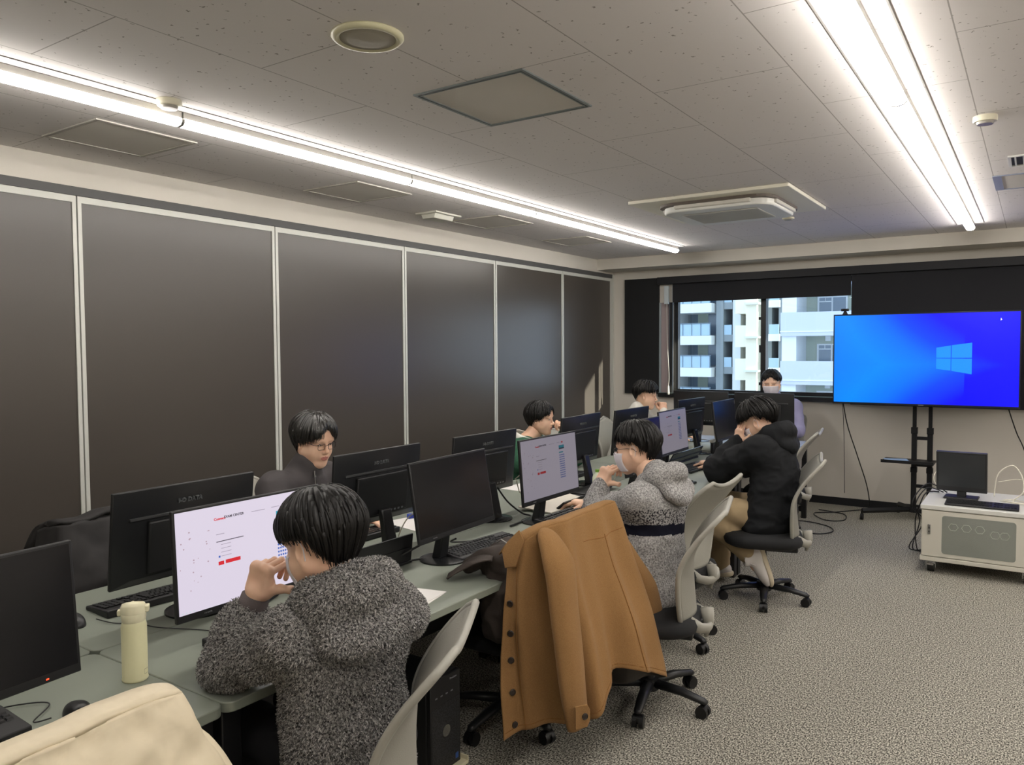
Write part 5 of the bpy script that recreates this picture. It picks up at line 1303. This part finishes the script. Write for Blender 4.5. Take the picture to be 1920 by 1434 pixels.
def trousers(J, m, t, h=.010, th=.086, kn=.068, an=.052, seed=0, amp=.006, pd=.10):
    ks = ['pel']+[k+a for k in 'hka' for a in 'lr']
    lo = np.min([V3(J[k]) for k in ks], 0)-.15; hi = np.max([V3(J[k]) for k in ks], 0)+.17; lo[2] = max(0, lo[2])
    f = Field(lo, hi, h); M = spine(J)
    f.ell(V3(J['pel'])-np.array([0, 0, .01]), (.165, pd, .10), M, k=.04)
    for a in 'lr': f.chain([J['h'+a], V3(J['h'+a])*.5+V3(J['k'+a])*.5, J['k'+a], V3(J['k'+a])*.5+V3(J['a'+a])*.5, J['a'+a]], [th*1.03, th*.9, kn*1.05, (kn+an)/2, an], k=.03)
    P, Q = f.surf(); P = smooth_verts(P, Q, 1); P = wrinkle(P, Q, amp, 10, seed)
    return mk('trousers', P, Q, m, t, t.location)
def shoe(ank, toe, up, m, ms, t, laces=True):
    a, b = Vector(ank), Vector(toe); fw = (b-a).normalized(); u = Vector(up); u = (u-fw*u.dot(fw)).normalized(); B = np.array(basis(fw, u))
    f = Field((-.07, -.12, -.09), (.07, .24, .12), .004)
    f.cap((0, .0, .06), (0, -.015, -.01), .042, .045, k=.02); f.ell((0, .04, -.01), (.043, .10, .045), k=.03); f.ell((0, .12, -.025), (.047, .075, .034), k=.03); f.ell((0, -.03, -.02), (.038, .05, .045), k=.02)
    f.cap((0, -.01, .13), (0, .0, .05), .036, .036, k=.005, sub=True); f.cut((0, 0, -.045), (0, 0, -1))
    P, Q = f.surf(); P = smooth_verts(P, Q, 1); up_ = mk('shoe', xf(P, B, a), Q, m, t, t.location)
    f = Field((-.07, -.12, -.09), (.07, .24, .0), .004)
    f.ell((0, .12, -.045), (.053, .085, .03), k=.03); f.ell((0, .03, -.045), (.043, .10, .03), k=.03); f.ell((0, -.04, -.045), (.043, .05, .03), k=.03); f.cut((0, 0, -.066), (0, 0, -1)); f.cut((0, 0, -.034), (0, 0, 1))
    P, Q = f.surf(); P = smooth_verts(P, Q, 1); so_ = mk('sole', xf(P, B, a), Q, ms, up_, t.location)
    if laces:
        l = MB()
        for q in range(4): l.tube([(-.022, .035+q*.018, .032-q*.009), (0, .038+q*.018, .040-q*.010), (.022, .035+q*.018, .032-q*.009)], .0022, 5)
        l.tube([(0, .03, .045), (.03, .02, .055), (.045, .03, .03), (.02, .035, .04), (.0, .03, .045), (-.035, .02, .05), (-.05, .04, .02)], .0018, 5)
        l.v = [tuple(v) for v in xf(np.array([tuple(x) for x in l.v]), B, np.array(a))-np.array(t.location)]
        l.o('laces', maskm, up_, smooth=True)
    return up_
# ------------------------------------------------------------ the people
# 1: man in fleece ------------------------------------------------
J = dict(bend=-.01, pel=(-1.515, 1.455, .55), nk=(-1.50, 1.42, .945), sl=(-1.535, 1.285, .90), sr=(-1.455, 1.565, .90), el=(-1.775, 1.272, .780), er=(-1.62, 1.80, .79), wl=(-1.715, 1.318, .962), wr=(-1.85, 1.76, .755),
  hl=(-1.52, 1.42, .52), hr=(-1.52, 1.60, .52), kl=(-1.90, 1.40, .53), kr=(-1.90, 1.62, .53), al=(-1.92, 1.40, .10), ar=(-1.92, 1.64, .10), tl=(-2.03, 1.39, .04), tr=(-2.03, 1.65, .04))
hc = (-1.525, 1.38, 1.118); fw = (-.95, -.05, -.30); up = (-.30, 0, .95)
pa, H = person('person in grey fleece hoodie and mask, back to camera, cheek propped on left hand', J, hc, fw, up,
  {'l': dict(curl=((1.25, 1.35, .7), (1.3, 1.4, .7), (1.35, 1.4, .7), (1.4, 1.4, .7)), thumb=((.85, .55, -.25), (.95, .25, -.15), (1, .1, -.1)), dir=(.22, .12, .96), back=(.15, -.98, .05), h=.0022), 'r': dict(curl=RELAX, dir=(-1, -.1, -.05), back=(0, 0, 1))}, 1.0)
hair(pa, H['B'], hc, 1., [(0, 84), (45, 92), (75, 100), (95, 104), (120, 122), (150, 140), (180, 144), (210, 140), (240, 122), (262, 98), (285, 96), (315, 92)], t=.021, seed=3, jag=.05, nl=420, lock=.006,
  vol=lambda ph, th: .008*math.sin(min(th, 120)/120*PI))
face_mask(H, pa)
fleece = bpy.data.materials.new('fleece_grey'); fleece.use_nodes = True
_n = fleece.node_tree; _b = _n.nodes['Principled BSDF']; _b.inputs['Roughness'].default_value = 1; _b.inputs['Specular IOR Level'].default_value = .05
_tc = _n.nodes.new('ShaderNodeTexCoord'); _nz = _n.nodes.new('ShaderNodeTexNoise'); _nz.inputs['Scale'].default_value = 150; _nz.inputs['Detail'].default_value = 3
_r = _n.nodes.new('ShaderNodeValToRGB'); _r.color_ramp.elements[0].position = .38; _r.color_ramp.elements[0].color = lin('343334'); _r.color_ramp.elements[1].position = .60; _r.color_ramp.elements[1].color = lin('a5a3a1')
_n.links.new(_tc.outputs['Object'], _nz.inputs[0]); _n.links.new(_nz.outputs[0], _r.inputs[0]); _n.links.new(_r.outputs[0], _b.inputs['Base Color'])
def make_hood(J, m, t, r=.095, th=.040, rise=.085, drop=.05, back=.05, w=1.0, wr=.007, seed=0, h=.0065, amp_sc=9):
    n = V3(J['nk']); R, Fw, U = [V3(x) for x in spine(J)]; U = np.array([0, 0, 1.])*.5+U*.5; U /= np.linalg.norm(U)
    f = Field(n-.30, n+.30, h); pts = []; rs = []
    for q in range(19):
        a = math.radians(38+284*q/18); k = (1-math.cos(a))/2
        pts.append(n+R*math.sin(a)*r*w+Fw*math.cos(a)*r-Fw*.012+U*(-.015+(rise+.015)*k**1.2)); rs.append(th*(.75+.35*k))
    f.chain(pts, rs, k=.03)
    for sx in (-1, -.5, 0, .5, 1):
        e = n+R*sx*.075*w-Fw*(.085+back*(1-.5*abs(sx)))-U*drop*(1-.35*abs(sx))
        f.cap(n+R*sx*r*.95*w-Fw*.06*(1-.4*abs(sx))+U*(rise*.75), e, th*.9, th*(.95-.15*abs(sx)), k=.035)
    f.ell(n+U*(rise+.03), (r*.72*w, r*.66, .05), [tuple(R), tuple(Fw), tuple(U)], k=.02, sub=True)
    P, Q = f.surf(); P = smooth_verts(P, Q, 1); P = wrinkle(P, Q, wr, amp_sc, seed)
    return mk('hood', P, Q, m, t, t.location)
hd_ = make_hood(J, fleece, pa, .088, .043, .085, .045, .045, 1.05, seed=2)
ho = top('fleece_hoodie', J, fleece, pa, h=.0075, arm=(.066, .062, .056), amp=.009, sc=8, seed=1, chest=(.165, .112), waist=(.165, .110), cuff=False, aend=.66)
cuffm = mat('ribbed_cuff', '5a5252', .95, bump=.3, nscale=300)
def tufts(ob, n, m, ln=.011, seed=2):
    me = ob.data; nv = len(me.vertices); co = np.empty(nv*3); me.vertices.foreach_get('co', co); co = co.reshape(-1, 3)
    no = np.empty(nv*3); me.vertices.foreach_get('normal', no); no = no.reshape(-1, 3)
    g = np.random.default_rng(seed); i = g.integers(0, nv, n); p = co[i]+g.normal(0, .003, (n, 3)); p -= no[i]*np.sum((p-co[i])*no[i], 1)[:, None]; N = no[i]
    t_ = g.normal(0, 1, (n, 3)); t_[:, 2] -= .6; t_ -= N*np.sum(t_*N, 1)[:, None]; t_ /= np.linalg.norm(t_, axis=1)[:, None]
    L = ln*(.5+g.random(n))[:, None]; w = np.cross(N, t_)*.0009
    a = p-w; b = p+w; c = p+N*L*.55+t_*L*.55+w*.7; d = p+N*L*.55+t_*L*.55-w*.7
    P = np.stack([a, b, c, d], 1).reshape(-1, 3); Q = np.arange(len(P)).reshape(-1, 4)
    o = mk('fleece_pile', P, Q, m, ob, (0, 0, 0)); o['kind'] = 'stuff'; return o
pile = mat('fleece_pile', '4a494a', 1., spec=.05, col2='b9b7b4', nscale=170, lo=.40, hi=.60, detail=3)
tufts(ho, 95000, pile); tufts(hd_, 34000, pile, seed=6)
def cuff(J, a, r, m, t, l0=.80, l1=1.03, name='cuff'):
    e, w = Vector(J['e'+a]), Vector(J['w'+a]); o = Vector(t.location)
    return MB().tube([e.lerp(w, l0)-o, e.lerp(w, (l0+l1)/2)-o, e.lerp(w, l1)-o], [r*1.12, r*1.0, r*.97], 24).o(name, m, t, smooth=True)
cuff(J, 'l', .039, cuffm, pa, .58, 1.0); cuff(J, 'r', .043, cuffm, pa, .8, 1.02)
M_ = spine(J)
f_ = Field(V3(J['pel'])-.28, V3(J['pel'])+.28, .008); f_.ell(V3(J['pel'])-V3(M_[2])*.06, (.168, .115, .14), M_, k=0); f_.cut(V3(J['pel'])-V3(M_[2])*.045, V3(M_[2])); f_.cut(V3(J['pel'])-V3(M_[2])*.10, -V3(M_[2]))
P_, Q_ = f_.surf(); mk('hem_band', P_, Q_, cuffm, pa, pa.location)
trousers(J, mat('trousers_dark', '1c1d22', .9), pa, pd=.10)
shm = mat('shoe_dark', '1a1a1a', .6)
for a in 'lr': shoe(Vector(J['a'+a])+Vector((0, 0, -.03)), Vector(J['t'+a])+Vector((0, 0, .03)), (0, 0, 1), shm, shm, pa, False)
# 2: man in striped knit ------------------------------------------------
J = dict(pel=(-1.46, 3.37, .55), nk=(-1.475, 3.42, .98), sl=(-1.50, 3.26, .915), sr=(-1.45, 3.59, .915), el=(-1.80, 3.40, .785), er=(-1.80, 3.74, .78), wl=(-1.79, 3.44, .935), wr=(-2.03, 3.76, .765),
  hl=(-1.49, 3.31, .52), hr=(-1.49, 3.43, .52), kl=(-1.86, 3.26, .54), kr=(-1.86, 3.49, .54), al=(-1.88, 3.27, .10), ar=(-1.88, 3.51, .10), tl=(-2.0, 3.27, .04), tr=(-2.0, 3.51, .04), bend=-.02)
hc = (-1.60, 3.45, 1.128); fw = (-.97, -.12, -.18); up = (-.18, 0, 1)
pb, H = person('person with glasses and mask in grey knit hoodie with dark stripe, chin on hand', J, hc, fw, up,
  {'l': dict(curl=((.9, 1.2, .6), (1.0, 1.3, .6), (1.05, 1.3, .6), (1.1, 1.3, .6)), thumb=((.85, .55, -.2), (.95, .25, -.1), (1, .1, 0)), dir=(.35, .15, .90), back=(-.25, -.95, .2)), 'r': dict(curl=RELAX, dir=(-.9, -.25, .0), back=(0, 0, 1))}, .97)
hair(pb, H['B'], hc, .97, [(0, 80), (40, 84), (70, 88), (90, 90), (115, 112), (150, 134), (180, 138), (210, 134), (245, 112), (270, 90), (290, 88), (320, 84)], t=.019, seed=8, jag=.09, nl=420, fluff=.006, lock=.0055)
face_mask(H, pb); glasses(H, pb)
knit = mat('knit_grey', '6d6c6c', .95, col2='b4b2b0', nscale=150, lo=.35, hi=.66, detail=3, bump=.5, bdist=.003, spec=.1)
knit2 = mat('knit_mottled', '2e2d31', .95, col2='a09e9c', nscale=130, lo=.42, hi=.56, detail=3, bump=.5, bdist=.003, spec=.1)
navy = mat('knit_navy_stripe', '171823', .95, bump=.4, nscale=300, spec=.1)
def mi2(P, Q, ax, U, pel, L):
    c = P[Q].mean(1); k = (c-pel) @ U/L; r = np.zeros(len(Q), int)
    j = .008*np.sin(c[:, 1]*60)
    dist = np.abs((c-pel) @ V3(spine(J)[0])) < .24
    k2 = k+.10*((c-pel) @ V3(spine(J)[1]))
    r[(k2+j > .56) & (k2+j < .72)] = 1; r[(k2 > .45) & (k2 < .56)] = 2
    return r
make_hood(J, knit, pb, .086, .030, .055, .075, .050, 1.0, seed=3, wr=.006)
top('knit_hoodie', J, knit, pb, h=.0075, arm=(.070, .064, .050), amp=.009, sc=9, seed=5, mats=[knit, knit2, navy], mi=mi2, chest=(.170, .118), waist=(.170, .115), wst=(1, 1, 1.2))
cuff(J, 'l', .040, knit, pb, .68, 1.0); cuff(J, 'r', .038, knit, pb, .8, 1.0)
trousers(J, mat('jeans_navy', '1b1d2a', .9), pb)
for a in 'lr': shoe(Vector(J['a'+a])+Vector((0, 0, -.03)), Vector(J['t'+a])+Vector((0, 0, .03)), (0, 0, 1), shm, shm, pb, False)
# 3: man in black jacket ------------------------------------------------
J = dict(pel=(-1.40, 5.05, .55), nk=(-1.42, 5.12, 1.0), sl=(-1.45, 4.95, .95), sr=(-1.40, 5.30, .95), el=(-1.74, 5.03, .80), er=(-1.70, 5.45, .79), wl=(-1.63, 5.08, .985), wr=(-1.95, 5.52, .775),
  hl=(-1.40, 4.98, .53), hr=(-1.38, 5.15, .53), kl=(-1.80, 4.90, .56), kr=(-1.78, 5.22, .55), al=(-1.50, 4.90, .31), ar=(-1.80, 5.25, .12), tl=(-1.45, 4.90, .22), tr=(-1.92, 5.25, .04), bend=.03)
hc = (-1.505, 5.13, 1.122); fw = (-.86, .05, -.50); up = (-.50, 0, .86)
pc3, H = person('person in black hooded jacket and beige trousers, left hand pressed to face', J, hc, fw, up,
  {'l': dict(curl=((.15, .35, .3), (.2, .4, .3), (.2, .45, .3), (.25, .5, .3)), thumb=((.8, .6, -.5), (.6, .9, -.3), (.3, 1, -.2)), spread=.07, dir=(.15, .12, .95), back=(-.55, -.80, .10)), 'r': dict(curl=RELAX, dir=(-.95, -.1, -.08), back=(0, 0, 1))}, 1.0)
hair(pc3, H['B'], hc, 1.0, [(0, 82), (40, 82), (70, 84), (90, 82), (115, 102), (150, 122), (180, 126), (210, 122), (245, 102), (270, 82), (290, 84), (320, 82)], t=.032, seed=12, jag=.10, nl=520, fluff=.014, lock=.0055)
face_mask(H, pc3)
blkj = mat('jacket_black_cloth', '15171a', .85, bump=.12, nscale=500, spec=.3)
make_hood(J, blkj, pc3, .092, .042, .075, .035, .045, 1.1, seed=4, wr=.010)
top('black_jacket', J, blkj, pc3, h=.008, arm=(.092, .082, .062), amp=.016, sc=6.5, seed=9, chest=(.20, .130), waist=(.195, .13), wst=(1, 1, 1.6))
trousers(J, mat('trousers_beige', 'a08c6c', .9, bump=.1, nscale=300), pc3, th=.098, kn=.08, an=.065, seed=4)
wsh = mat('shoe_white', 'd6d1cd', .5); wso = mat('sole_cream', 'cbbfa6', .6)
shoe((-1.455, 4.90, .285), (-1.395, 4.905, .10), (-.75, -.45, .05), wsh, wso, pc3)
shoe((-1.80, 5.25, .09), (-1.93, 5.25, .07), (0, 0, 1), wsh, wso, pc3)
# A: man with glasses behind ------------------------------------------------
def seated(px, py, hz, yaw, lean=.10, sw=.175, armz=.775, reach=.30, hd=None, off=(0, 0)):
    """seated figure facing yaw; hip above the seat; returns joints"""
    c, s_ = math.cos(yaw), math.sin(yaw)
    def W(f, r, z): return (px+c*f+s_*r+off[0], py+s_*f-c*r+off[1], z)
    n = hz-.155
    return dict(pel=W(-lean*.8, 0, .54), nk=W(lean*.2, 0, n), sl=W(lean*.1, -sw, n-.05), sr=W(lean*.1, sw, n-.05), el=W(.17, -sw-.07, armz+.02), er=W(.17, sw+.07, armz+.02), wl=W(.40, -sw*.6, armz), wr=W(.40, sw*.6, armz),
      hl=W(.0-lean*.5, -.09, .53), hr=W(-lean*.5, .09, .53), kl=W(.40-lean*.5, -.11, .54), kr=W(.40-lean*.5, .11, .54), al=W(.42, -.11, .10), ar=W(.42, .11, .10), tl=W(.54, -.11, .04), tr=W(.54, .11, .04)), W
hc = (-3.08, 2.745, 1.145)
J, Wf = seated(-3.18, 2.70, 1.145, .0)
J['nk'] = (-3.13, 2.72, .985); J['sl'] = (-3.16, 2.90, .925); J['sr'] = (-3.12, 2.52, .925)
fw = (.95, -.03, -.22); up = (.22, 0, .97)
pA, H = person('person with glasses and dark zip top, looking down at a monitor by the dark panels', J, hc, fw, up, {'l': dict(curl=RELAX, dir=(1, 0, -.05), back=(0, 0, 1)), 'r': dict(curl=RELAX, dir=(1, 0, -.05), back=(0, 0, 1))}, 1.03, op=.6)
hgr = mat('hair_dark_sheen', '1f1d1a', .34, spec=.8, bump=.25, nscale=60, stretch=(3, 3, .4), detail=4)
hair(pA, H['B'], hc, 1.03, [(0, 60), (14, 66), (28, 86), (45, 96), (62, 102), (80, 110), (100, 114), (125, 136), (150, 148), (180, 150), (210, 148), (235, 136), (260, 116), (285, 108), (312, 94), (335, 84), (350, 64)], t=.026, seed=21, jag=.05, nl=420, m=hgr, vol=lambda ph, th: .006*math.sin(min(th, 110)/110*PI))
glasses(H, pA, mat('glasses_frame_brown', '3a2228', .3))
ztop = mat('zip_top_charcoal', '454142', .85, bump=.1, nscale=300)
def collarA(f, ax, R, Fw, U):
    n = V3(J['nk']); f.cap(n-U*.02-Fw*.01, n+U*.055+Fw*.01, .082, .074, k=.02)
top('zip_top', J, ztop, pA, h=.010, arm=(.075, .062, .048), amp=.008, seed=13, extra=collarA)
MB().tube([Vector((-3.035, 2.705, 1.0))-Vector(pA.location), Vector((-3.02, 2.70, .93))-Vector(pA.location), Vector((-2.985, 2.70, .80))-Vector(pA.location)], .004, 6).o('zip', chrome, pA)
trousers(J, mat('trousers_dark', '1c1d22', .9), pA, h=.014)
# B: person in green ------------------------------------------------
hc = (-3.08, 4.955, 1.085)
J, Wf = seated(-3.20, 4.83, 1.09, .12)
J['nk'] = (-3.15, 4.86, .93); J['sl'] = (-3.17, 5.03, .87); J['sr'] = (-3.10, 4.68, .87)
J['wl'] = (-2.925, 5.03, .965); J['el'] = (-2.88, 5.12, .79); J['wr'] = (-2.79, 4.50, .775); J['er'] = (-3.0, 4.58, .80)
fw = (.97, .22, -.10); up = (.10, 0, 1)
pB, H = person('person in dark green top with white collar, knuckles held against the mouth', J, hc, fw, up, {'l': dict(curl=FIST, thumb=TH_F, dir=(.1, -.1, .9), back=(.8, .5, .1), h=.003), 'r': dict(curl=RELAX, dir=(1, .1, -.05), back=(0, 0, 1), h=.003)}, .98, op=.9)
hair(pB, H['B'], hc, .98, [(0, 62), (16, 70), (32, 86), (48, 90), (70, 108), (90, 110), (120, 132), (150, 144), (180, 146), (210, 144), (240, 132), (270, 110), (290, 106), (312, 94), (332, 86), (346, 68)], t=.020, seed=31, jag=.05, nl=380)
green = mat('green_cloth', '24503a', .9, bump=.15, nscale=200, col2='2d5f46', lo=.3, hi=.7)
top('green_top', J, green, pB, h=.010, arm=(.075, .064, .05), amp=.009, seed=17, neck=False)
col_ = Vector(pB.location); cw_ = mat('collar_white', 'd6d4cc', .8)
def collar(J, hcx, m, t, r=.075, tall=.05, open_=.9, fwd=None):
    n = Vector(J['nk'])+Vector((0, 0, .015)); y = Vector(fwd).normalized(); y.z = 0; y.normalize(); x = y.cross(Vector((0, 0, 1))); o = Vector(t.location)
    def P(i, j):
        a = open_*.5+(2*PI-open_)*i/28; k = j/4
        d = y*math.cos(a)+x*math.sin(a); dr = .010*k+.0
        z = tall*(1-k)-.035*(1+math.cos(a))*.9
        return n+d*(r+.016*math.sin(k*PI)+dr)+Vector((0, 0, z))-o
    return MB().grid(P, 29, 5).o('collar', m, t, smooth=True, solid=.005)
collar(J, hc, cw_, pB, fwd=fw, r=.078, tall=.06)
for a in 'lr': cuff(J, a, .046, mat('sleeve_cream_fleece', 'cbc8bc', .95, bump=.5, nscale=80), pB, .72, .98)
trousers(J, mat('trousers_dark', '1c1d22', .9), pB, h=.014)
# C: person in white ------------------------------------------------
hc = (-3.08, 6.86, 1.155)
J, Wf = seated(-3.20, 6.75, 1.155, .25)
J['nk'] = (-3.15, 6.79, 1.0); J['sl'] = (-3.18, 6.96, .94); J['sr'] = (-3.10, 6.62, .94)
J['wr'] = (-2.93, 7.02, 1.0); J['er'] = (-2.84, 6.85, .80); J['wl'] = (-2.80, 7.08, .775); J['el'] = (-2.95, 7.10, .80)
J['wr'] = (-2.935, 6.94, 1.0)
fw = (.96, .32, -.18); up = (.18, 0, 1)
pC, H = person('person in white shirt sitting by the window wall, fist held to the mouth', J, hc, fw, up, {'r': dict(curl=FIST, thumb=TH_F, dir=(-.1, .1, .9), back=(.75, -.6, .1), h=.003), 'l': dict(curl=RELAX, dir=(1, 0, -.05), back=(0, 0, 1), h=.003)}, 1.0, op=.6)
hair(pC, H['B'], hc, 1.0, [(0, 72), (20, 76), (45, 84), (70, 84), (90, 82), (115, 102), (150, 120), (180, 124), (210, 120), (245, 102), (270, 82), (290, 84), (315, 84), (340, 76)], t=.024, seed=41, jag=.09, nl=380, fluff=.008)
top('white_shirt', J, mat('shirt_white', 'cfcdc6', .85), pC, h=.011, arm=(.075, .064, .05), amp=.009, seed=23)
trousers(J, mat('trousers_dark', '1c1d22', .9), pC, h=.014)
# D: man in vest at the end ------------------------------------------------
hc = (-2.185, 7.87, 1.245)
J, Wf = seated(-2.15, 7.93, 1.235, -PI/2+.05, armz=.80)
J['nk'] = (-2.16, 7.90, 1.075); J['sl'] = (-1.97, 7.88, 1.02); J['sr'] = (-2.35, 7.88, 1.02)
J['el'] = (-1.91, 7.80, .80); J['wl'] = (-2.02, 7.60, .765); J['er'] = (-2.41, 7.80, .80); J['wr'] = (-2.25, 7.60, .765)
for k_ in ('kl', 'kr', 'al', 'ar', 'tl', 'tr'): J[k_] = (J[k_][0], J[k_][1]+.05, J[k_][2])
fw = (.12, -.98, -.16); up = (0, -.16, .98)
pD, H = person('person in dark vest over lavender shirt with mask, facing the camera under the window', J, hc, fw, up, {'r': dict(curl=RELAX, dir=(0, -1, -.05), back=(0, 0, 1), h=.003), 'l': dict(curl=RELAX, dir=(0, -1, -.05), back=(0, 0, 1), h=.003)}, 1.0, op=.35)
hair(pD, H['B'], hc, 1.0, [(0, 60), (12, 70), (30, 82), (50, 78), (75, 84), (90, 82), (115, 102), (150, 120), (180, 124), (210, 120), (245, 102), (270, 82), (290, 84), (312, 86), (330, 80), (348, 64)], t=.020, seed=51, jag=.07, nl=340)
face_mask(H, pD)
top('lavender_shirt', J, mat('shirt_lavender', '9391b5', .85), pD, h=.010, arm=(.070, .062, .048), amp=.009, seed=29)
Jv = dict(J); 
f_ = Field(V3(J['pel'])-.3, V3(J['nk'])+.3, .010); M_ = spine(J); U_ = V3(M_[2])
for k_, rr_ in ((.0, .175), (.25, .172), (.5, .182), (.72, .178)): f_.ell(V3(J['pel'])*(1-k_)+V3(J['nk'])*k_, (rr_, .137, .16), M_, k=.05)
f_.cap(V3(J['sl'])*.78+V3(J['sr'])*.22, V3(J['sl'])*.22+V3(J['sr'])*.78, .078, .078, k=.05)
f_.ell(V3(J['nk'])+V3(fw)*.09-U_*.02, (.05, .10, .13), M_, k=.02, sub=True)
P_, Q_ = f_.surf(); mk('vest', smooth_verts(P_, Q_, 1), Q_, mat('vest_dark', '1b1c22', .85), pD, pD.location)
collar(J, hc, mat('shirt_lavender', '9391b5', .85), pD, fwd=fw, r=.068, tall=.055)
trousers(J, mat('trousers_dark', '1c1d22', .9), pD, h=.014)
# ------------------------------------------------------------ backpack under the coat
bp = thing('backpack', 'dark brown backpack on the chair in front of the tan coat, strap on the desk', 'bag', (-1.72, 2.62, .45))
f_ = Field((-2.05, 2.25, .44), (-1.50, 3.0, .92), .008)
f_.box((-1.735, 2.66, .62), (.10, .19, .17), rd=.06, k=0); f_.ell((-1.76, 2.60, .78), (.085, .13, .055), k=.04); f_.cap((-1.80, 2.50, .79), (-1.86, 2.44, .755), .03, .022, k=.02); f_.cap((-1.80, 2.62, .79), (-1.86, 2.66, .76), .035, .028, k=.02)
f_.box((-1.72, 2.46, .60), (.07, .05, .12), rd=.04, k=.03)
P_, Q_ = f_.surf(); P_ = wrinkle(smooth_verts(P_, Q_, 1), Q_, .014, 10, 3)
mk('bag_body', P_, Q_, mat('bag_taupe', '352d28', .85, bump=.3, nscale=200), bp, (-1.72, 2.62, .45))
def P(i, j): 
    k = i/14; a = Vector((-1.74, 2.44, .80)).lerp(Vector((-1.88, 2.34, .735)), k)+Vector((0, 0, .02*math.sin(k*PI)))
    return a+Vector((.02, -.035, 0))*(j/4-.5)*2-Vector((-1.72, 2.62, .45))+Vector((0, 0, .006*math.sin(j*2+k*5)))
MB().grid(P, 15, 5).o('strap', mat('bag_strap', '3a322d', .85, bump=.3, nscale=400), bp, smooth=True, solid=.006)
MB().tube([Vector(p)-Vector((-1.72, 2.62, .45)) for p in ((-1.70, 2.52, .835), (-1.78, 2.56, .845), (-1.86, 2.60, .80))], .003, 6).o('bag_zip', mat('zip_grey', '9a9a96', .4, .6), bp)
